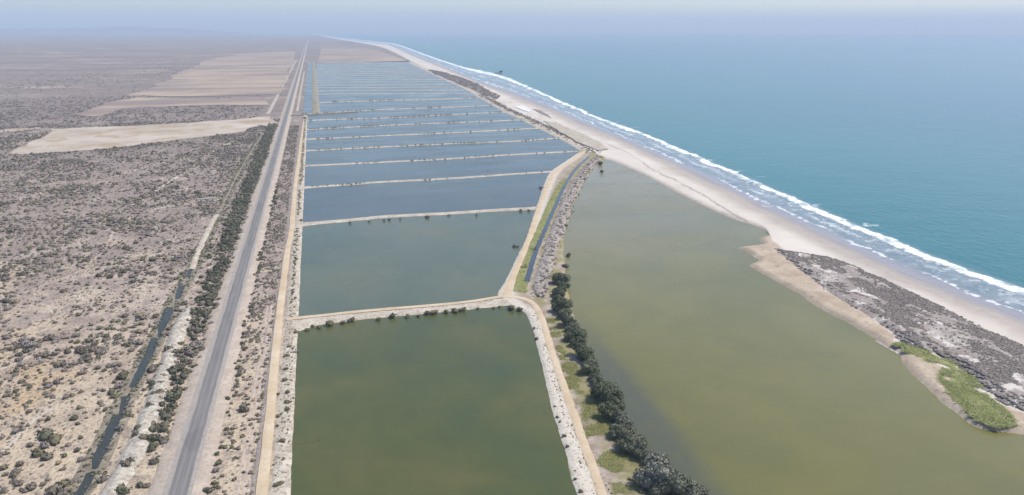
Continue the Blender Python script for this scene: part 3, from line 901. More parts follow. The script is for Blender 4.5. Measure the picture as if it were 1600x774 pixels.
def mound(name, outline, base, top, m, cell=2.5, rim=6.0, seed=0, lump=0.5):
    """a low raised patch filling an outline: a grid with its height fading to the rim"""
    lo, hi = outline.min(0), outline.max(0)
    gx = np.arange(lo[0] - cell, hi[0] + cell * 2, cell)
    gy = np.arange(lo[1] - cell, hi[1] + cell * 2, cell)
    X, Y = np.meshgrid(gx, gy)
    d = np.full(X.shape, 1e9)
    for a, b in zip(outline, np.roll(outline, -1, 0)):
        ab = b - a
        t = np.clip(((X - a[0]) * ab[0] + (Y - a[1]) * ab[1]) / (ab @ ab + 1e-9), 0, 1)
        d = np.minimum(d, np.hypot(X - a[0] - t * ab[0], Y - a[1] - t * ab[1]))
    ins = inside(outline, X, Y)
    d = np.where(ins, d, -d)
    Z = base - 0.9 + (top + 0.9 - 0.0) * sstep(d, -cell, rim) + lump * (fbm(X / 9, Y / 9, seed, 4) - 0.5) * 2 * sstep(d, 0, rim)
    GRID[name] = (gx, gy, Z)
    f = grid_faces(*X.shape)
    ok = (d.ravel()[f] > -cell * 2).any(1)
    v = np.stack([X.ravel(), Y.ravel(), Z.ravel()], 1)
    f = face_up(v, f[ok])
    used, inv = np.unique(f, return_inverse=True)
    return mk(name, v[used], inv.reshape(-1, 4), m)


# spit of mud and the muddy rim below the dune
SP = [(1204, 366), (1192, 371), (1182, 373.5), (1190, 382), (1165, 385), (1148, 388), (1160, 394), (1171, 401), (1183, 407), (1166, 415), (1185, 428), (1202, 437), (1225, 450), (1249, 464), (1281, 486), (1330, 511), (1362, 531), (1380, 543), (1400, 548), (1415, 535), (1360, 492), (1300, 458), (1255, 420), (1235, 395), (1216, 380)]
tag(mound('mud_spit', ragged(SP, 2.5, 1.3, 71, 6), 0.5, 1.45, M['mud'], 1.2, 5, 71, 0.1), 'tan mud spit pointing into the lagoon below the dune', 'mud flat', kind='structure')
SP2 = [(1398, 546), (1405, 567), (1422, 588), (1441, 604), (1462, 628), (1487, 646), (1511, 668), (1536, 676), (1572, 681), (1640, 690), (1640, 660), (1560, 630), (1480, 575), (1420, 545)]
tag(mound('mud_flat', ragged(SP2, 2.5, 1.0, 72, 6), 0.5, 1.42, M['mud'], 1.2, 5, 72, 0.1), 'brown mud rim around the green reeds by the lagoon', 'mud flat', kind='structure')
# scrub covered dune behind the beach
DN = [(1200, 391), (1235, 396), (1290, 404), (1345, 423), (1400, 448), (1450, 472), (1500, 497), (1560, 527), (1620, 556), (1720, 605), (1860, 680), (1800, 730), (1700, 690), (1610, 655), (1560, 635), (1520, 605), (1480, 572), (1400, 540), (1360, 505), (1300, 470), (1250, 432), (1222, 408)]
dn = ragged(DN, 3, 2.5, 73, 10)


tag(mound('dune', dn, 1.4, 1.5, M['dune'], 2.5, 7, 74, 0.6), 'low dune of grey-brown dry scrub between beach and lagoon', 'dune', kind='structure')
FB = [(668, 110), (690, 113), (720, 122), (745, 132), (770, 146), (782, 153), (775, 158), (755, 150), (730, 138), (700, 125), (680, 117)]
tag(polygon('scrub_flat', ragged(FB, 3, 5, 75, 40), 2.05, M['gravel']), 'dark grey scrub flat between the far ponds and the beach', 'scrub flat', kind='structure')
tag(polygon('salt_pan', ragged([(803, 168.5), (818, 167), (831, 175.5), (826, 178), (816, 174)], 2, 1.5, 76, 15), 2.3, M['salt']), 'small white salt patch beside the far dike and beach', 'salt patch', kind='structure')
tag(polygon('dark_pool', ragged([(832, 172), (842, 178), (862, 187), (858, 183), (846, 175)], 2, 1.5, 77, 15), 2.2, M['gravel']), 'dark damp hollow on the beach next to the white salt patch', 'hollow', kind='structure')
tag(polygon('sand_flat', ragged([(846, 190), (870, 195), (900, 208), (935, 224), (950, 236), (935, 238), (900, 224), (870, 206)], 3, 2.5, 78, 20), 2.35, M['bank_sand']), 'white dry sand sheet beside the rubble bank near the lagoon tip', 'sand flat', kind='structure')

# canal beside the distant road
tag(geo_ribbon('canal', straight(-16.5, -14.5, 1150, 3000, 80), [(-7.5, 1.08), (0, 1.08), (7, 1.08)], M['pond_blue'], 0.6, 41), 'straight grey-blue canal between the road and the far ponds', 'canal', kind='structure')
tag(geo_ribbon('canal_bank', straight(-2.0, -1.0, 1150, 3000, 80), [(-7.5, 0.9), (-5, 1.5), (0, 1.7), (3.5, 1.4), (6, 0.2)], sand_material('grassy_bank', (0.24, 0.22, 0.165), (0.30, 0.275, 0.21), (0.36, 0.33, 0.26), 0.05, 0.5), 0.8, 42), 'pale green grassy bank between the canal and the far ponds', 'bank', kind='structure')
tag(geo_ribbon('canal_bank', np.stack([np.linspace(-42, 60, 40), np.linspace(1124, 1150, 40)], -1), [(-8, 0.3), (-5, 1.6), (0, 2.0), (5, 1.6), (9, 0.3)], sand_material('dark_bank', (0.10, 0.10, 0.08), (0.14, 0.13, 0.105), (0.19, 0.17, 0.14), 0.06, 0.3), 1.5, 43), 'dark overgrown bank closing the canal end by the road', 'bank', kind='structure')

# ditch with pools left of the road
POOLS = [
    ([(145.6, 737), (145.6, 720), (158, 693), (174.6, 659.5), (187, 651), (190, 625), (203, 622), (206, 627), (196, 648), (182, 676), (169, 709), (153, 737)], 'longest dark ditch pool, nearest the bottom left corner'),
    ([(203, 608), (212, 588), (220, 572), (227, 556), (237, 532), (246, 532), (248, 541), (238, 564), (230, 584), (221, 598), (209, 611)], 'dark ditch pool second from the bottom of the ditch'),
    ([(247, 530), (249, 507), (258, 486), (270, 483), (272, 491), (262, 514), (252, 533)], 'dark ditch pool third from the bottom of the ditch'),
    ([(274, 471), (278, 452), (287, 448), (288, 455), (281, 471)], 'short ditch pool below the pale canal bank'),
    ([(291, 436), (295, 426), (301, 425), (297, 437)], 'smallest ditch pool beside the pale canal bank'),
    ([(108, 790), (122, 770), (136, 745), (150, 741), (152, 748), (140, 772), (125, 795)], 'murky ditch pool cut by the bottom edge of the view')]
DL = smooth_line(G(*np.array([(60, 880), (100, 810), (125, 772), (150, 725), (180, 665), (198, 622), (216, 590), (236, 550), (260, 500), (280, 460), (300, 425), (318, 385), (338, 345), (352, 315), (372, 275), (392, 240), (410, 212)], float).T), 8)
tag(ribbon('ditch', DL, [(-4.0, 1.04), (-2.4, 1.12), (-1.0, 1.06), (1.0, 1.06), (2.4, 1.25), (4.0, 1.04)], sand_material('ditch_soil', (0.17, 0.15, 0.11), (0.26, 0.225, 0.165), (0.37, 0.32, 0.245), 0.3, 0.6), 2, 0.7, lump=0.05, seed=44), 'overgrown drainage ditch winding up beside the road', 'ditch', kind='structure')
for k, (p, lab) in enumerate(POOLS):
    tag(polygon('ditch_pool', ragged(p, 2, 0.35, 80 + k, 2.5), 1.22, M['ditch']), lab, 'pool', 'pools in the ditch', kind='structure')
SB = smooth_line(G(*np.array([(160, 800), (182, 765), (205, 722), (225, 675), (244, 625), (260, 578), (282, 512), (297, 488)], float).T), 8)
tag(ribbon('spoil_bank', SB, [(-3.4, 0.95), (-2.0, 2.0), (0, 2.5), (1.8, 2.0), (3.4, 0.95)], M['spoil'], 1.2, 0.9, lump=0.75, seed=45, wav=4), 'pale heaped spoil bank between the ditch and the road thicket', 'bank', 'pale spoil banks', kind='structure')
SB2 = smooth_line(G(*np.array([(300, 425), (308, 400), (316, 382), (330, 352), (338, 338)], float).T), 8)
tag(ribbon('spoil_bank', SB2, [(-2.2, 0.95), (-0.8, 1.8), (0.8, 1.7), (2.2, 0.95)], M['bank_sand'], 1.5, 0.5, lump=0.3, seed=46), 'short whitish bank edging the upper part of the ditch', 'bank', 'pale spoil banks', kind='structure')


# ------------------------------------------------------------------ plants
def icosphere(sub):
    import bmesh
    bm = bmesh.new()
    bmesh.ops.create_icosphere(bm, subdivisions=sub, radius=1)
    v = np.array([x.co[:] for x in bm.verts])
    bm.verts.index_update()
    f = np.array([[a.index for a in x.verts] for x in bm.faces])
    bm.free()
    return v, f


ICO1, ICO2, ICO3 = icosphere(1), icosphere(2), icosphere(3)


def leaf_cards(centres, normals, size, r):
    """one small triangle pair per leaf clump"""
    n = len(centres)
    a = r.normal(size=(n, 3))
    t = np.cross(normals, a)
    t /= np.linalg.norm(t, axis=1, keepdims=True) + 1e-9
    b = np.cross(normals, t)
    s = (size * r.uniform(0.6, 1.35, n))[:, None]
    q = np.stack([centres - t * s, centres - b * s * 0.55, centres + t * s, centres + b * s * 0.55], 1).reshape(-1, 3)
    i = np.arange(n)[:, None] * 4
    f = np.concatenate([i + [0, 1, 2], i + [0, 2, 3]], 0)
    return q, f, np.repeat(r.uniform(0, 1, n), 4)


def shrub_geo(r, ico, leaves, leaf, flat=0.75, lobes=3, spread=0.55):
    """unit-radius shrub: a few jagged lobes wrapped in leaf clumps; base at z = 0"""
    V, F, A = [], [], []
    n0 = 0
    for k in range(lobes):
        c = np.array([r.normal() * spread * 0.55, r.normal() * spread * 0.55, 0.32 * flat + r.uniform(0, 0.18)]) if lobes > 1 else np.array([0, 0, 0.4 * flat])
        rad = r.uniform(0.40, 0.62) if lobes > 1 else 0.8
        v, f = ico
        jag = 1 + r.uniform(-0.28, 0.28, len(v))
        vv = v * jag[:, None] * rad * np.array([1, 1, flat]) + c
        vv[:, 2] = np.maximum(vv[:, 2], -0.05)
        V.append(vv)
        F.append(f + n0)
        A.append(np.full(len(v), 0.3))
        n0 += len(v)
        m = leaves // lobes
        if m:
            d = r.normal(size=(m, 3))
            d[:, 2] = np.abs(d[:, 2]) * 1.1 - 0.25
            d /= np.linalg.norm(d, axis=1, keepdims=True)
            ctr = d * (rad * r.uniform(0.85, 1.22, m))[:, None] * np.array([1, 1, flat]) + c
            ctr[:, 2] = np.maximum(ctr[:, 2], 0.03)
            nn = d + r.normal(size=(m, 3)) * 0.5
            nn /= np.linalg.norm(nn, axis=1, keepdims=True)
            q, f2, a = leaf_cards(ctr, nn, leaf, r)
            V.append(q)
            F.append(f2 + n0)
            A.append(a)
            n0 += len(q)
    return np.vstack(V), np.vstack(F), np.concatenate(A)


SHRUBS = [shrub_geo(np.random.default_rng(50 + k), ICO1, 66, 0.20, 0.72, 3) for k in range(10)]
SHRUBS_LO = [shrub_geo(np.random.default_rng(90 + k), ICO1, 10, 0.32, 0.65, 1) for k in range(8)]
_cache = {}


def shrub_mesh(m, k):
    key = (m.name, k)
    if key not in _cache:
        v, f, a = SHRUBS[k]
        _cache[key] = mesh_data('shrub', v, f, m, {'leafrnd': a, 'rnd': np.zeros(len(v))}, False)
    return _cache[key]


def place_shrub(name, m, x, y, z, r, h, label, cat, group):
    o = link(name, shrub_mesh(m, random.randrange(len(SHRUBS))))
    o.location = (x, y, z)
    o.scale = (r * random.uniform(0.9, 1.15), r * random.uniform(0.9, 1.15), h)
    o.rotation_euler = (0, 0, random.uniform(0, 6.28))
    return tag(o, label, cat, group)


def scatter(name, m, xs_, ys_, zs_, rs_, hs_, geo, r, label, cat):
    """many tiny plants as one stuff object"""
    V, F, A, B = [], [], [], []
    n0 = 0
    idx = r.integers(0, len(geo), len(xs_))
    rot = r.uniform(0, 6.28, len(xs_))
    for k in range(len(geo)):
        sel = np.where(idx == k)[0]
        if not len(sel):
            continue
        v, f, a = geo[k]
        c, s = np.cos(rot[sel])[:, None], np.sin(rot[sel])[:, None]
        X = (v[None, :, 0] * c - v[None, :, 1] * s) * rs_[sel][:, None] + xs_[sel][:, None]
        Y = (v[None, :, 0] * s + v[None, :, 1] * c) * rs_[sel][:, None] + ys_[sel][:, None]
        Z = v[None, :, 2] * hs_[sel][:, None] + zs_[sel][:, None]
        V.append(np.stack([X, Y, Z], -1).reshape(-1, 3))
        F.append((f[None] + (np.arange(len(sel)) * len(v))[:, None, None] + n0).reshape(-1, 3))
        n0 += len(sel) * len(v)
        A.append(np.tile(a, len(sel)))
        B.append(np.repeat(r.uniform(0, 1, len(sel)), len(v)))
    o = mk(name, np.vstack(V), np.vstack(F), m, {'leafrnd': np.concatenate(A), 'rnd': np.concatenate(B)}, None, False)
    return tag(o, label, cat, kind='stuff')


# --- open scrub left of the road
SFW = ragged(SF, 3, 14, 3, 45)
r = np.random.default_rng(11)
NX = 230000
cx = -55 - 900 * r.uniform(0, 1, NX)
cy = 120 + 980 * r.uniform(0, 1, NX) ** 1.0
px, py = toward(cx, cy)
okm = (px > -140) & (px < 1600) & (py < 860)
den = fbm(cx / 28, cy / 28, 61, 4)
den2 = fbm(cx / 110, cy / 110, 62, 3)
prob = np.clip(0.26 + 1.7 * (den - 0.42) + 0.5 * (den2 - 0.45), 0.09, 1.0) * (0.5 + 0.5 * sstep(cy, 200, 360))
okm &= r.uniform(0, 1, NX) < prob
okm &= ~inside(SFW, cx, cy)
dpt = resample(DL, 4)[0]


def near_line_(x, y, pts, d):
    o = np.zeros(len(x), bool)
    for k in range(0, len(x), 4000):
        o[k:k + 4000] = (np.hypot(x[k:k + 4000, None] - pts[None, :, 0], y[k:k + 4000, None] - pts[None, :, 1]).min(1) < d)
    return o


okm &= ~near_line_(cx, cy, dpt, 2.6)
okm &= ~(near_line_(cx, cy, resample(SB, 4)[0], 3.2) & (r.uniform(0, 1, NX) < 0.85))
cx, cy, den = cx[okm], cy[okm], den[okm]
rad = np.clip(np.exp(r.normal(-0.28, 0.46, len(cx))), 0.3, 2.3) * (0.75 + 0.6 * den) * (1.22 - 0.22 * sstep(cy, 220, 400))
hgt = rad * r.uniform(0.75, 1.15, len(cx))
rank = np.argsort(-(rad / np.hypot(cx, cy)) * ((toward(cx, cy)[0] > -5) & (toward(cx, cy)[1] < 785)))
top = rank[:230]
rest = rank[230:]
for i in top:
    x, y = cx[i], cy[i]
    size = 'very broad' if rad[i] > 2.3 else 'broad' if rad[i] > 1.8 else 'medium' if rad[i] > 1.4 else 'small'
    sx_, sy_ = toward(x, y)
    row = 'at the bottom' if sy_ > 700 else 'low down' if sy_ > 620 else 'midway up' if sy_ > 520 else 'in the upper part'
    col = 'by the left edge' if sx_ < 60 else 'left of centre' if sx_ < 130 else 'toward the ditch'
    zone = 'in open scrub %s, %s' % (row, col)
    if near_line_(np.array([x]), np.array([y]), dpt, 9)[0]:
        zone = 'on the edge of the ditch, %s' % row
    elif x > -70:
        zone = 'between spoil bank and roadside thicket, %s' % row
    place_shrub('shrub', M['shrub'], x, y, 0.98, rad[i], hgt[i], '%s dry shrub %s' % (size, zone), 'shrub', 'dry shrubs of the open scrub')
scatter('scrub_cover', M['shrub'], cx[rest], cy[rest], np.full(len(rest), 0.98), rad[rest], hgt[rest], SHRUBS_LO, r, 'countless small dry bushes dotting the scrub plain', 'scrub')
# twiggy undergrowth, knee high, in the near half
NX = 30000
ux = -52 - 330 * r.uniform(0, 1, NX)
uy = 125 + 420 * r.uniform(0, 1, NX)
px, py = toward(ux, uy)
okm = (px > -60) & (py < 830) & (r.uniform(0, 1, NX) < np.clip(0.35 + 2.2 * (fbm(ux / 14, uy / 10, 161, 4) - 0.45), 0.04, 1))
okm &= ~near_line_(ux, uy, dpt, 2.2)
ux, uy = ux[okm], uy[okm]
rr = r.uniform(0.22, 0.6, len(ux))
scatter('undergrowth', M['shrub'], ux, uy, np.full(len(ux), 0.98), rr, rr * 0.8, SHRUBS_LO, r, 'knee-high dry twigs between the shrubs of the near scrub', 'undergrowth')
# distant scrub
NX = 40000
yy_ = np.exp(r.uniform(math.log(1000), math.log(3800), NX))
xx_ = -90 - (yy_ * 0.9) * r.uniform(0, 1, NX)
px, py = toward(xx_, yy_)
fld = [ragged([(205, 150), (232, 139), (262, 126), (300, 106), (332, 92), (382, 84), (464, 80), (458, 100), (444, 125), (432, 148), (330, 151)], 3, 32, 1, 110), SFW, ragged([(112, 181), (165, 163), (212, 153), (330, 155), (424, 153), (418, 166), (300, 166), (210, 172), (150, 184)], 3, 26, 2, 80)]
okm = (px > -60) & (r.uniform(0, 1, NX) < np.clip(2.4 * (fbm(xx_ / 160, yy_ / 240, 64, 4) - 0.38), 0.03, 1))
for q in fld:
    okm &= ~inside(q, xx_, yy_)
xx_, yy_ = xx_[okm], yy_[okm]
rr = r.uniform(0.9, 2.6, len(xx_))
scatter('distant_scrub', M['dune_leaf'], xx_, yy_, np.full(len(xx_), 0.9), rr, rr * 0.8, SHRUBS_LO, r, 'distant grey scrub thickening toward the hazy inland', 'scrub')

q, s = resample(DL, 0.8)
n = 1500
i = r.integers(0, len(q), n)
sd_ = np.where(r.uniform(0, 1, n) < 0.5, -1, 1)
rr = r.uniform(0.3, 0.85, n)
scatter('ditch_brush', M['thicket'], q[i, 0] + sd_ * r.uniform(1.0, 3.4, n), q[i, 1] + r.normal(0, 0.6, n), np.full(n, 1.0), rr, rr * 1.1, SHRUBS_LO, r, 'olive brush lining both edges of the ditch', 'brush')

# --- thicket along the left side of the road
r = np.random.default_rng(12)
n = 1100
ty = 110 + 820 * r.uniform(0, 1, n) ** 1.25
tx = RX - 9.5 - np.abs(r.normal(0, 1, n)) * 5.2
okm = (tx > RX - 21) & (r.uniform(0, 1, n) < np.clip(0.55 + 1.6 * (fbm(ty / 25, ty * 0, 66, 3) - 0.4) + sstep(ty, 250, 450) * 0.4, 0, 1))
tx, ty = tx[okm], ty[okm]
trad = r.uniform(1.1, 2.5, len(tx))
o_ = np.argsort(-trad / ty)
for k, i in enumerate(o_[:270]):
    d = 'tall dark' if trad[i] > 1.9 else 'rounded dark' if trad[i] > 1.45 else 'low dark'
    lv = 'nearest pond' if ty[i] < 300 else 'second pond' if ty[i] < 475 else 'third pond' if ty[i] < 600 else 'fourth pond'
    lh = ''
    if ty[i] < 300:
        lh = 'bottom of ' if ty[i] < 190 else 'lower half of ' if ty[i] < 240 else 'upper half of '
    elif ty[i] < 475:
        lh = 'lower third of ' if ty[i] < 350 else 'middle of ' if ty[i] < 410 else 'upper third of '
    zn = '%s side of the thicket, level with %s%s' % ('road' if tx[i] > RX - 13.5 else 'ditch', lh, lv)
    place_shrub('roadside_bush', M['thicket'], tx[i], ty[i], 0.95, trad[i], trad[i] * r.uniform(0.95, 1.35), d.replace('tall dark', 'tall').replace('rounded dark', 'round').replace('low dark', 'low') + ' bush on the ' + zn, 'bush', 'dark thicket left of the road')
kk = o_[270:]
scatter('thicket', M['thicket'], tx[kk], ty[kk], np.full(len(kk), 0.95), trad[kk], trad[kk] * 1.1, SHRUBS, r, 'smaller dark bushes filling the thicket left of the road', 'thicket')
n = 700
ty = 480 + 560 * r.uniform(0, 1, n)
tx = RX - 9.5 - r.uniform(0, 11, n)
rr = r.uniform(1.1, 2.1, n)
scatter('far_thicket', M['thicket'], tx, ty, np.full(n, 0.9), rr, rr * 1.2, SHRUBS_LO, r, 'dark thicket band continuing up the left side of the road', 'thicket')

# --- verge between the road and the dirt road
r = np.random.default_rng(13)
yv = 120
k = 0
while yv < 620:
    x = RX + 9.0 + r.normal(0, 0.7)
    rr = r.uniform(0.7, 1.7)
    zn = 'near the bottom of the view' if yv < 240 else 'midway along the road' if yv < 400 else 'far along the road'
    place_shrub('verge_bush', M['thicket'] if r.uniform() < 0.7 else M['shrub'], x, yv, 0.95, rr, rr * 1.15, ('large' if rr > 1.25 else 'small') + ' dark bush on the right verge of the road ' + zn, 'bush', 'bushes on the right verge of the road')
    yv += r.exponential(3.2) + 1.1
    k += 1
n = 6500
vx = RX + 9 + 11.5 * r.uniform(0, 1, n)
vy = 110 + 900 * r.uniform(0, 1, n)
okm = (r.uniform(0, 1, n) < np.clip(0.35 + 2 * (fbm(vx / 6, vy / 14, 68, 3) - 0.42), 0, 1)) & ~((vx < -29.3) & (vx > -32.8) & (vy < 330) & (r.uniform(0, 1, n) < 0.8))
vx, vy = vx[okm], vy[okm]
rr = r.uniform(0.35, 1.0, len(vx))
scatter('verge_scrub', M['shrub'], vx, vy, np.full(len(vx), 0.97), rr, rr, SHRUBS_LO, r, 'low tan and grey scrub filling the strip between road and dirt road', 'scrub')
wv = G(382, 646)
place_shrub('verge_bush', M['thicket'], wv[0], wv[1], 0.95, 2.4, 2.8, 'broad grey-green bush alone in the tan grass right of the road', 'bush', 'bushes on the right verge of the road')

# --- bushes on the nearest dike, one by one
FDB = [(462.6, 517, 4.5), (478.8, 514, 4), (488, 508, 3), (500, 510.5, 5), (517.5, 505.5, 8), (536.6, 502.7, 4.5), (551.4, 500, 6.2), (591.8, 497.5, 4.6), (611.6, 493.8, 7.5), (638, 493, 4.2), (654, 492.7, 3.4), (666, 489, 6), (677, 488, 6), (698, 486.5, 6), (711, 485.3, 6), (725, 484, 6), (746.6, 480.5, 2.6), (771, 479.5, 2.4), (781, 478, 2.6), (799, 480.5, 7), (809, 482.5, 6)]
ordw = ['first', 'second', 'third', 'fourth', 'fifth', 'sixth', 'seventh', 'eighth', 'ninth', 'tenth', 'eleventh', 'twelfth', 'thirteenth', 'fourteenth', 'fifteenth', 'sixteenth', 'seventeenth', 'eighteenth', 'nineteenth', 'twentieth', 'last']
for k, (a, b, s) in enumerate(FDB):
    p = G(a, b, 1.6)
    ppm = FPX * math.cos(PITCH) * 0 + math.cos(PITCH) * (b - 45) / H
    rr = s / ppm
    place_shrub('dike_bush', M['bank_leaf'], p[0], p[1], 0.85, rr * 1.12, rr * 1.1, ('%s %s bush from the left on the nearest dike' % (ordw[k], 'broad olive' if s > 5.5 else 'small dark')), 'bush', 'bushes on the nearest dike')
# bushes on the sandy banks and the other dikes
BB = [(440, 688, 6, 'dark bush alone on white sand left of the nearest pond'), (443.7, 716.6, 3.4, 'tiny round bush on white sand left of the nearest pond'), (436.4, 756, 7, 'olive bush on white sand lowest on the left pond bank'), (427, 724, 3, 'tiny bush touching the dirt road on the left pond bank'), (434, 649, 5, 'bush between dirt road and nearest pond, upper of a pair'), (434, 664, 4, 'bush between dirt road and nearest pond, lower of a pair'), (448, 640, 6.5, 'lowest bush of the clump on the left pond bank'), (449, 628, 6, 'middle bush of the clump on the left pond bank'), (448.6, 613, 5.6, 'upper bush of the clump on the left pond bank'), (447, 592, 6, 'bush above the clump on the left pond bank'), (435, 615, 4, 'small bush between the clump and the dirt road'), (445, 577, 5, 'dark bush in the upper part of the left pond bank'), (447, 556, 5, 'bush near the top left corner of the nearest pond'), (452, 541, 4, 'small bush nearest the top left corner of the nearest pond'),
      (867, 634, 3, 'highest small bush on the white bank right of the nearest pond'), (871.6, 650, 3.2, 'second bush down the white bank right of the nearest pond'), (875.5, 658, 3.4, 'third bush down the white bank right of the nearest pond'), (881, 680, 4, 'fourth bush down the white bank right of the nearest pond'), (886.6, 696, 4, 'fifth bush down the white bank right of the nearest pond'), (897.6, 734, 3.2, 'sixth bush down the white bank right of the nearest pond'), (898.5, 747, 3.6, 'seventh bush down the white bank right of the nearest pond'), (908, 767, 4.4, 'lowest bush on the white bank right of the nearest pond'), (838, 528, 3.6, 'dark bush at the upper right corner of the nearest pond'), (835, 512, 3.2, 'small dark bush above the upper right corner of the nearest pond'),
      (547.3, 347.7, 3, 'leftmost dark bush on the second dike'), (577, 346, 2.6, 'second dark bush from the left on the second dike'), (600, 344, 2.6, 'third dark bush from the left on the second dike'), (608.5, 343.2, 3.2, 'fourth dark bush from the left on the second dike'), (626, 341.7, 2.4, 'fifth dark bush from the left on the second dike'), (668.7, 339, 4.2, 'largest dark bush midway on the second dike'), (702, 336.5, 2.5, 'small bush right of the largest on the second dike'), (743.6, 336, 2.4, 'low bush on the right half of the second dike'), (815, 329, 3.4, 'dark bush near the right end of the second dike'), (826.6, 328.6, 2.8, 'rightmost bush on the second dike beside the dirt road'), (470, 344, 3.5, 'bush beside the dirt road at the left end of the second dike')]
for a, b, s, lab in BB:
    p = G(a, b, 1.5)
    rr = s / (math.cos(PITCH) * (b - 45) / H)
    place_shrub('bank_bush', M['bank_leaf'], p[0], p[1], 0.9, rr * 1.12, rr * 1.1, lab, 'bush', 'bushes on the pond banks and second dike')
r = np.random.default_rng(14)
# green hedge on the left bank
y = 330.0
while y < 620:
    if not (468 < y < 500 or 590 < y < 606):
        rr = r.uniform(0.55, 1.0)
        place_shrub('hedge_bush', M['bank_leaf'], -20.2 + r.normal(0, 0.55), y, 0.95, rr, rr * 1.2, 'olive bush in the hedge beside the dirt road, %s' % ('along the second pond' if y < 480 else 'along the third pond or beyond'), 'bush', 'olive hedge on the left pond bank')
    y += r.exponential(1.0) + 0.9
xs_, ys_, rs_ = [], [], []
for i, ln in enumerate(dike_lines[2:10]):
    q, _ = resample(ln, 1.6)
    keepq = r.uniform(0, 1, len(q)) < np.clip(1.8 * (fbm(np.arange(len(q)) / 14, np.zeros(len(q)), 130 + i, 3) - 0.32), 0.05, 0.85)
    q = q[keepq]
    xs_.append(q[:, 0] + r.normal(0, 0.5, len(q)))
    ys_.append(q[:, 1] - 1.1 + r.normal(0, 0.5, len(q)))
    rs_.append(r.uniform(0.5, 1.25, len(q)) * (1 + 0.1 * i))
xs_, ys_, rs_ = map(np.concatenate, (xs_, ys_, rs_))
scatter('dike_scrub', M['bank_leaf'], xs_, ys_, np.full(len(xs_), 0.9), rs_, rs_, SHRUBS_LO, r, 'small dark bushes strung along the farther dikes', 'scrub')
n = 420
hy = 140 + 200 * r.uniform(0, 1, n) ** 0.8
hx_ = np.where(r.uniform(0, 1, n) < 0.6, -20.6 + r.normal(0, 0.6, n), -18.9 + r.normal(0, 0.7, n))
rr = r.uniform(0.14, 0.5, n)
scatter('bank_tufts', M['bank_leaf'], hx_, hy, np.full(n, 1.1), rr, rr, SHRUBS_LO, r, 'tiny dark tufts on the white sand left of the nearest pond', 'scrub')
q, s = resample(R1[len(R1) // 3:], 0.5)
q = q[q[:, 1] < 285]
n = 260
i = r.integers(0, len(q), n)
rr = r.uniform(0.14, 0.42, n)
scatter('road_tufts', M['bank_leaf'], q[i, 0] + np.where(r.uniform(0, 1, n) < 0.65, -2.6, 2.4) + r.normal(0, 0.8, n), q[i, 1], np.full(n, 1.2), rr, rr, SHRUBS_LO, r, 'tiny dark tufts edging the dirt road right of the nearest pond', 'scrub')
# bank tufts beyond the hedge
n = 500
hy = 620 + 480 * r.uniform(0, 1, n)
hx_ = -20 + r.normal(0, 0.8, n)
rr = r.uniform(0.5, 1.1, n)
scatter('bank_scrub', M['bank_leaf'], hx_, hy, np.full(n, 0.9), rr, rr, SHRUBS_LO, r, 'line of olive tufts on the left pond bank far up', 'scrub')

# --- rubble bank: stones and brown scrub
q, s = resample(RB, 0.5)
n = 1100
i = r.integers(0, len(q), n)
ox, oy = r.normal(0, 1.9, n), r.normal(0, 1.9, n)
STN = []
for k in range(6):
    rr_ = np.random.default_rng(300 + k)
    v = ICO1[0] * (1 + rr_.uniform(-0.25, 0.25, len(ICO1[0])))[:, None]
    STN.append((v, ICO1[1], np.zeros(len(v))))
rs_ = r.uniform(0.25, 0.75, n)
scatter('rubble', M['stone'], q[i, 0] + ox, q[i, 1] + oy, 2.15 - 0.16 * np.hypot(ox, oy) ** 1.3, rs_, rs_ * 0.7, STN, r, 'pale lumps of rubble heaped on the bank by the lagoon', 'rubble')
n = 900
i = r.integers(0, len(q), n)
ox, oy = r.normal(0.8, 2.6, n), r.normal(0, 2.2, n)
rs_ = r.uniform(0.5, 1.25, n)
scatter('rubble_scrub', M['dune_leaf'], q[i, 0] + ox, q[i, 1] + oy, 2.2 - 0.22 * np.hypot(ox, oy), rs_, rs_ * 0.9, SHRUBS_LO, r, 'brown dry scrub between the rubble lumps on the lagoon bank', 'scrub')
# scrub along the far slanting dike
q, s = resample(ED, 2)
q = q[s < 700]
n = 1300
i = r.integers(0, len(q), n)
rs_ = r.uniform(0.6, 1.6, n)
scatter('dike_edge_scrub', M['dune_leaf'], q[i, 0] + 7 + r.normal(0, 4.0, n), q[i, 1] + r.normal(0, 4, n), np.full(n, 1.2), rs_, rs_ * 0.8, SHRUBS_LO, r, 'brown scrub along the beach side of the slanting dike', 'scrub')

# --- dune scrub
n = 60000
lo, hi = dn.min(0), dn.max(0)
x, y = r.uniform(lo[0], hi[0], n), r.uniform(lo[1], hi[1], n)
shore_t = (G(1600, 512) - G(1200, 333))
shore_t /= np.linalg.norm(shore_t)
al, ac = x * shore_t[0] + y * shore_t[1], -x * shore_t[1] + y * shore_t[0]
edge_n = 0.5 - fbm(al / 12, ac / 6, 141, 3)
okm = inside(dn + shore_t * 0, x, y) & (edge_n < 0.18) & (r.uniform(0, 1, n) < np.clip(0.42 + 4.8 * (fbm(al / 30, ac / 9, 140, 4) - 0.46), 0.03, 0.9))
x, y = x[okm][:16000], y[okm][:16000]
rs_ = r.uniform(0.3, 0.95, len(x))
scatter('dune_scrub', M['dune_leaf'], x, y, dune_z(x, y), rs_, rs_ * 0.5, SHRUBS_LO, r, 'grey-brown leafless scrub matting the dune', 'scrub')
x = None
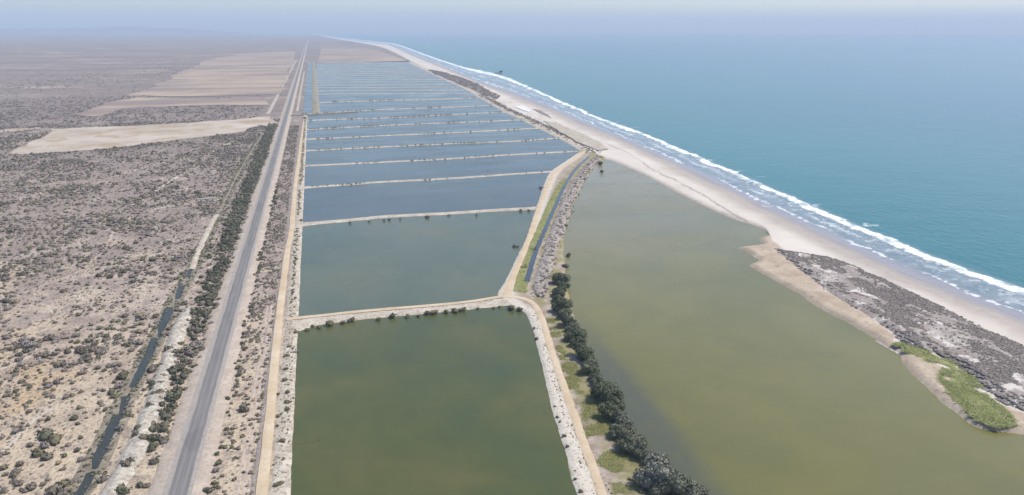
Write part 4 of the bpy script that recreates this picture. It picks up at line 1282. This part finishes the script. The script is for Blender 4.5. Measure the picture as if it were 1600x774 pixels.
# far scrub flat
fbp = ragged(FB, 3, 5, 75, 40)
lo, hi = fbp.min(0), fbp.max(0)
n = 9000
x, y = r.uniform(lo[0], hi[0], n), r.uniform(lo[1], hi[1], n)
okm = inside(fbp, x, y)
x, y = x[okm][:1500], y[okm][:1500]
rs_ = r.uniform(1.0, 2.6, len(x))
scatter('far_dune_scrub', M['dune_leaf'], x, y, np.full(len(x), 1.9), rs_, rs_ * 0.7, SHRUBS_LO, r, 'dark scrub on the flat between far ponds and beach', 'scrub')


# --- grass and reeds
def tuft_geo(r, blades=16):
    V, F = [], []
    for k in range(blades):
        a = r.uniform(0, 6.28)
        b = np.array([r.normal() * 0.45, r.normal() * 0.45, 0])
        d = np.array([math.cos(a), math.sin(a), 0])
        l = np.array([r.normal() * 0.75, r.normal() * 0.75, r.uniform(0.35, 0.9)])
        V += [b - d * 0.2, b + d * 0.2, b + l]
        F.append([3 * k, 3 * k + 1, 3 * k + 2])
    return np.array(V), np.array(F), np.repeat(r.uniform(0, 1, blades), 3)


TUFTS = [tuft_geo(np.random.default_rng(400 + k)) for k in range(6)]


def grass(name, poly, n, size, m, z, label, seed, thr=0.42, sc=9.0, low=0.5):
    rr_ = np.random.default_rng(seed)
    lo, hi = poly.min(0), poly.max(0)
    x, y = rr_.uniform(lo[0], hi[0], n * 4), rr_.uniform(lo[1], hi[1], n * 4)
    ok_ = inside(poly, x, y) & (fbm(x / sc, y / sc, seed, 4) > thr)
    x, y = x[ok_][:n], y[ok_][:n]
    s_ = rr_.uniform(0.6, 1.3, len(x)) * size
    scatter(name, m, x, y, np.full(len(x), z), s_, s_ * low, TUFTS, rr_, label, 'grass')


RP = ragged([(1392, 543), (1410, 541), (1440, 545), (1475, 562), (1500, 577), (1525, 603), (1545, 630), (1575, 652), (1583, 672), (1555, 676), (1525, 664), (1500, 640), (1480, 622), (1466, 600), (1472, 582), (1440, 572), (1412, 563)], 2.5, 1.2, 150, 7)
tag(mound('reed_bed', RP, 0.5, 1.55, sand_material('reed_bed_soil', (0.22, 0.22, 0.10), (0.29, 0.31, 0.11), (0.36, 0.33, 0.18), 0.12, 0.6, stain=(0.34, 0.28, 0.20), stain_at=(0.54, 0.64), dark=(0.13, 0.15, 0.05)), 1.2, 4, 79, 0.1), 'bright green reed patch at the lagoon edge', 'reed bed', kind='structure')
grass('reeds', RP, 3000, 0.8, M['reed'], 1.9, 'bright green reeds growing on the lagoon edge below the dune', 151, 0.36, 9, 0.4)
GP = ragged([(848, 500), (862, 498), (872, 520), (885, 545), (905, 580), (925, 615), (938, 640), (955, 670), (985, 700), (1000, 735), (1020, 774), (1060, 850), (985, 850), (950, 774), (930, 720), (910, 665), (890, 610), (872, 555)], 4, 1.5, 152, 6)
grass('grass', GP, 7500, 0.55, M['grass'], 1.2, 'patchy green grass between the dirt road and the shore trees', 153, 0.42, 8, 0.45)
GP2 = ragged([(801, 459), (823, 462), (826, 427), (831, 410), (837, 394), (842.5, 381), (851, 361), (860, 340), (871, 315), (886, 287), (880, 281), (867, 298), (856, 320), (843, 350), (832, 375), (821, 400), (811, 424)], 3, 0.6, 154, 5)
tag(polygon('grass_strip', GP2, 1.40, sand_material('grass_strip_soil', (0.20, 0.21, 0.075), (0.26, 0.26, 0.095), (0.34, 0.31, 0.15), 0.15, 0.5, dark=(0.14, 0.15, 0.06))), 'green grass strip between the dirt road and the blue canal', 'grass strip', kind='structure')
grass('canal_grass', GP2, 3600, 0.5, M['grass'], 1.38, 'green grass along the narrow blue canal', 155, 0.40, 7)


# --- shore trees
def crown_geo(seed, lobes=11):
    r = np.random.default_rng(seed)
    V, F, A = [], [], []
    n0 = 0
    for k in range(lobes):
        a = r.uniform(0, 6.28)
        rr_ = math.sqrt(r.uniform(0, 1)) * 0.62
        c = np.array([math.cos(a) * rr_, math.sin(a) * rr_, r.uniform(0.42, 0.78) - 0.28 * rr_])
        if k == 0:
            c = np.array([0, 0, 0.62])
        rad = r.uniform(0.26, 0.42)
        v, f = ICO2
        ns = 1 + (np.array([vnoise(p[0] * 3 + 9 * k, p[1] * 3 + p[2] * 5, seed) for p in v]) - 0.5) * 0.6 + r.uniform(-0.10, 0.10, len(v))
        vv = v * ns[:, None] * rad * 0.8 * np.array([1, 1, 0.82]) + c
        V.append(vv)
        F.append(f + n0)
        A.append(np.full(len(v), 0.0))
        n0 += len(v)
        m = 250
        d = r.normal(size=(m, 3))
        d[:, 2] = d[:, 2] * 0.9 + 0.35
        d /= np.linalg.norm(d, axis=1, keepdims=True)
        ctr = d * (rad * r.uniform(0.74, 1.2, m))[:, None] * np.array([1, 1, 0.82]) + c
        nn = d + r.normal(size=(m, 3)) * 0.55
        nn /= np.linalg.norm(nn, axis=1, keepdims=True)
        q, f2, a2 = leaf_cards(ctr, nn, 0.056, r)
        V.append(q)
        F.append(f2 + n0)
        A.append(a2)
        n0 += len(q)
    return np.vstack(V), np.vstack(F), np.concatenate(A)


CROWNS = []
for k in range(6):
    v, f, a = crown_geo(500 + k)
    CROWNS.append([mesh_data('crown', v, f, mm, {'leafrnd': a, 'rnd': np.zeros(len(v))}, False) for mm in (M['tree_dark'], M['tree_leaf'])])


def trunk_geo(seed):
    """tapered trunk with four limbs, unit tree height"""
    r = np.random.default_rng(seed)
    V, F = [], []

    def tube(p0, p1, r0, r1, n=7):
        p0, p1 = np.array(p0), np.array(p1)
        d = (p1 - p0) / np.linalg.norm(p1 - p0)
        a = np.cross(d, [0.3, 0.9, 0.1])
        a /= np.linalg.norm(a)
        b = np.cross(d, a)
        base = len(V)
        for t, rr_ in ((0, r0), (0.5, 0.5 * (r0 + r1)), (1, r1)):
            for k in range(n):
                w = 2 * math.pi * k / n
                V.append(p0 + (p1 - p0) * t + (a * math.cos(w) + b * math.sin(w)) * rr_)
        for j in range(2):
            for k in range(n):
                F.append([base + j * n + k, base + j * n + (k + 1) % n, base + (j + 1) * n + (k + 1) % n, base + (j + 1) * n + k])
    tube((0, 0, -0.08), (0.02, 0.01, 0.34), 0.055, 0.038)
    for k in range(5):
        a = k * 1.26 + r.uniform(-0.3, 0.3)
        q = (math.cos(a) * 0.42, math.sin(a) * 0.42, r.uniform(0.50, 0.66))
        tube((0.02, 0.01, r.uniform(0.22, 0.34)), q, 0.026, 0.009, 5)
    return np.array(V), np.array(F)


TRUNKS = []
for k in range(3):
    v, f = trunk_geo(600 + k)
    TRUNKS.append(mesh_data('trunk', v, f, M['bark']))

ST = [(876, 434, 13), (872, 455, 11), (878, 478, 15), (887, 500, 13), (900, 520, 16), (908, 546, 16), (919, 570, 15), (928, 588, 10), (937, 609, 19), (958, 612, 15), (952, 640, 17), (972, 655, 16), (968, 672, 15), (986, 690, 21), (1003, 702, 15), (1024, 733, 29), (1050, 752, 25), (1086, 772, 24), (1118, 800, 26)]
FILL = [(880, 446, 10), (870, 466, 9), (884, 489, 11), (894, 509, 11), (905, 533, 12), (915, 558, 12), (926, 578, 10), (936, 594, 11), (946, 622, 12), (964, 630, 12), (962, 648, 11), (980, 670, 12), (978, 682, 12), (1000, 690, 11), (1012, 712, 14), (1008, 748, 13), (1034, 765, 15), (1070, 755, 14)]
tlab = ['dark round tree highest on the wooded lagoon bank', 'small dark tree second from the top of the shore row', 'dark tree third from the top of the shore row', 'lighter tree fourth from the top of the shore row', 'dark round tree fifth from the top of the shore row', 'dark tree sixth from the top of the shore row', 'dark tree seventh from the top, above the gap in the row', 'thin low tree in the gap of the shore row', 'broad dark tree just below the gap, beside the grass', 'grey-green tree just below the gap, on the water side', 'dark tree third below the gap of the shore row', 'grey-green tree fourth below the gap, by the water', 'low tree fourth below the gap, by the grass', 'tall dark tree above the largest crown of the shore row', 'green tree by the water above the largest crown', 'largest grey-green crown of the shore row', 'grey-green tree just below the largest crown', 'shore tree cut by the bottom edge of the view', 'shore tree just below the view by the lagoon']
for k, (a, b, s) in enumerate(ST + FILL):
    if k < len(ST):
        lb = tlab[k]
    else:
        j = min(range(len(ST)), key=lambda q_: (ST[q_][0] - a) ** 2 + (ST[q_][1] - b) ** 2)
        side = 'left of' if a < ST[j][0] - 4 else 'right of' if a > ST[j][0] + 4 else 'below' if b > ST[j][1] else 'above'
        lb = 'small filler tree just %s the %s' % (side, ' '.join(tlab[j].replace(',', '').split()[:8]))
    rr = s / (math.cos(PITCH) * (b - 45) / H) * 1.24
    ht = rr * 1.2
    p = G(a, b, 1.0 + ht * 0.55)
    root = bpy.data.objects.new('shore_tree', None)
    COL.objects.link(root)
    root.location = (p[0], p[1], 0.9)
    root.rotation_euler = (0, 0, random.uniform(0, 6.28))
    tag(root, lb, 'tree', 'trees along the lagoon bank')
    c = link('crown', CROWNS[k % 6][1 if k in (3, 9, 11, 14, 15, 16, 17, 18, 22, 29, 33, 34, 35, 36) else 0], root)
    c.scale = (rr * random.uniform(0.98, 1.1), rr * random.uniform(0.98, 1.1), ht * random.uniform(0.95, 1.08))
    t = link('trunk', TRUNKS[k % 3], root)
    t.scale = (ht * 0.9, ht * 0.9, ht)
# low shore bushes above the trees
for k, (a, b, s, lab) in enumerate(((888, 398, 5, 'small dark bush at the lagoon edge above the shore trees'), (884, 415, 5, 'dark bush touching the topmost shore tree'), (886, 352, 4, 'brown bush at the lagoon edge below the rubble bank'), (1004, 768, 9, 'low green bush left of the lowest shore trees'), (982, 748, 6, 'small bush in the grass left of the largest shore tree'), (940, 268, 4, 'dark bush at the tip of the lagoon by the rubble bank'), (936, 256, 5, 'dark bush on the lagoon tip below the white sand sheet'))):
    p = G(a, b, 1.6)
    rr = s / (math.cos(PITCH) * (b - 45) / H)
    place_shrub('shore_bush', M['thicket'], p[0], p[1], 0.6, rr * 1.1, rr * 1.3, lab, 'bush', 'bushes on the lagoon bank')


# ------------------------------------------------------------------ small built things
def box_geo(c, s, rz=0.0):
    v = np.array([[x, y, z] for z in (-.5, .5) for y in (-.5, .5) for x in (-.5, .5)]) * np.array(s)
    ca, sa = math.cos(rz), math.sin(rz)
    v = np.stack([v[:, 0] * ca - v[:, 1] * sa, v[:, 0] * sa + v[:, 1] * ca, v[:, 2]], 1) + np.array(c)
    f = np.array([[0, 2, 3, 1], [4, 5, 7, 6], [0, 1, 5, 4], [2, 6, 7, 3], [0, 4, 6, 2], [1, 3, 7, 5]])
    return v, f


def part(name, boxes, m, parent, bevel=0.04):
    V, F = [], []
    n0 = 0
    for b in boxes:
        v, f = box_geo(*b)
        V.append(v)
        F.append(f + n0)
        n0 += 8
    o = mk(name, np.vstack(V), np.vstack(F), m, None, parent, False)
    if bevel:
        md = o.modifiers.new('bevel', 'BEVEL')
        md.width = bevel
        md.segments = 1
    return o


def empty(name, loc, rz, label, cat, group=None):
    o = bpy.data.objects.new(name, None)
    COL.objects.link(o)
    o.location = loc
    o.rotation_euler = (0, 0, rz)
    return tag(o, label, cat, group)


# culvert bridge over the upper ditch
p = G(323, 312, 2.5)
cb = empty('culvert_bridge', (p[0], p[1], 1.0), 0.10, 'small pale concrete culvert bridge with dark openings over the upper ditch', 'bridge')
part('deck', [((0, 0, 2.0), (13.0, 2.6, 0.35))], M['concrete'], cb)
for sx in (-4.2, 0, 4.2):
    part('pier', [((sx, 0, 0.9), (0.7, 2.3, 1.85))], M['dark_concrete'], cb)
for sy in (-1.2, 1.2):
    part('parapet', [((0, sy, 2.42), (13.0, 0.22, 0.5))], M['concrete'], cb)
part('apron', [((-0.6, -4.2, 0.12), (3.0, 5.6, 0.3))], M['dark_concrete'], cb)


# sluice gates on the east road
def sluice(px_, py_, rz, label):
    p = G(px_, py_, 1.2)
    r_ = empty('sluice_gate', (p[0], p[1], 0.3), rz, label, 'sluice gate', 'sluice gates of the pond dikes')
    for s in (-1, 1):
        part('wing_wall', [((s * 1.0, 0, 0.7), (0.3, 3.4, 1.5))], M['dark_concrete'], r_)
    part('gate_frame', [((-0.8, -1.5, 1.3), (0.16, 0.16, 2.4)), ((0.8, -1.5, 1.3), (0.16, 0.16, 2.4)), ((0, -1.5, 2.45), (1.8, 0.18, 0.18))], M['wood'], r_, 0.02)
    part('gate_board', [((0, -1.5, 0.75), (1.5, 0.08, 1.3))], M['wood'], r_, 0.01)
    part('walkway', [((0, 0.6, 1.5), (2.4, 1.2, 0.12))], M['dark_concrete'], r_, 0.02)


sluice(806, 385, -1.35, 'dark sluice gate on the right edge of the second pond')
sluice(834, 390, 1.75, 'sluice gate across the green strip beside the blue canal')
sluice(818, 418, 1.75, 'pale sluice gate lower on the green strip')
sluice(846, 293.5, -1.2, 'tiny sluice gate on the right edge of the third pond')
# stick fish fence in the near pond
p = G(462, 695, 0.6)
ff = empty('fish_fence', (p[0], p[1], 0.0), 0, 'faint line of dark sticks standing in the nearest pond', 'stick fence')
rq = np.random.default_rng(21)
pts = [(0.3 + 0.42 * k, rq.normal(0, 0.07)) for k in range(18)] + [(7.6 - 0.1 * k, 0.35 * k) for k in range(8)]
for (a, b) in pts:
    part('stake', [((a, b, 0.6), (0.07, 0.07, rq.uniform(0.4, 0.8)), rq.uniform(0, 1.5))], M['bark'], ff, 0)
# jetty at the left edge of the near pond
p = G(460, 551, 0.9)
jt = empty('pond_jetty', (p[0], p[1], 0.3), 0.05, 'short dark plank jetty at the upper left edge of the nearest pond', 'jetty')
for k in range(6):
    part('plank', [((-1.4 + 0.62 * k, 0, 0.95), (0.56, 0.9, 0.07))], M['wood'], jt, 0.01)
for a in (-1.2, 1.5):
    for b in (-0.4, 0.4):
        part('post', [((a, b, 0.45), (0.12, 0.12, 1.1))], M['wood'], jt, 0)
# pier in the far surf
p = G(780, 114, 3.0)
pr = empty('sea_pier', (p[0], p[1], 0.0), 0.35, 'small dark pier with a cabin standing in the far surf', 'pier')
part('deck', [((-4, 0, 4.2), (26.0, 3.2, 0.5))], M['pier_dark'], pr)
for k in range(6):
    for s in (-1.2, 1.2):
        part('pile', [((-15 + 4.6 * k, s, 1.6), (0.5, 0.5, 5.2))], M['pier_dark'], pr, 0)
cbn = part('cabin', [((6.5, 0, 6.4), (8.0, 4.0, 4.2))], M['pier_dark'], pr)
part('roof', [((6.5, 0, 8.7), (9.0, 5.0, 0.4))], M['dark_concrete'], cbn)
# gate hut at the top end of the left dirt road
p = G(476.5, 184.5, 2.0)
hut = empty('pump_hut', (p[0], p[1], 1.2), 0.05, 'tiny orange hut at the far end of the left dirt road', 'hut')
part('wall', [((0, 0, 1.4), (4.0, 4.6, 2.8))], M['wall'], hut)
part('roof', [((0, 0, 2.95), (4.8, 5.4, 0.3))], M['roof'], hut)
part('door', [((0, -2.34, 1.05), (1.0, 0.1, 2.1))], M['wood'], hut, 0.01)

# ------------------------------------------------------------------ haze, one closed box of even air
hz = bpy.data.materials.new('haze')
hz.use_nodes = True
ht = hz.node_tree
ht.nodes.clear()
ho = ht.nodes.new('ShaderNodeOutputMaterial')
pvn = ht.nodes.new('ShaderNodeVolumePrincipled')
pvn.inputs['Color'].default_value = (*HAZE_COLOR, 1)
pvn.inputs['Density'].default_value = HAZE_DENSITY
pvn.inputs['Anisotropy'].default_value = HAZE_G
ht.links.new(pvn.outputs[0], ho.inputs['Volume'])
v, f = box_geo((0, 0, 0), (1, 1, 1))
v = np.where(v < 0, np.array([-20100, -20100, -3.0]), np.array([20100, 20100, 430.0]))
tag(mk('haze', v, f, hz, None, None, False), 'pale blue haze filling the air over the coast', 'haze', kind='stuff')
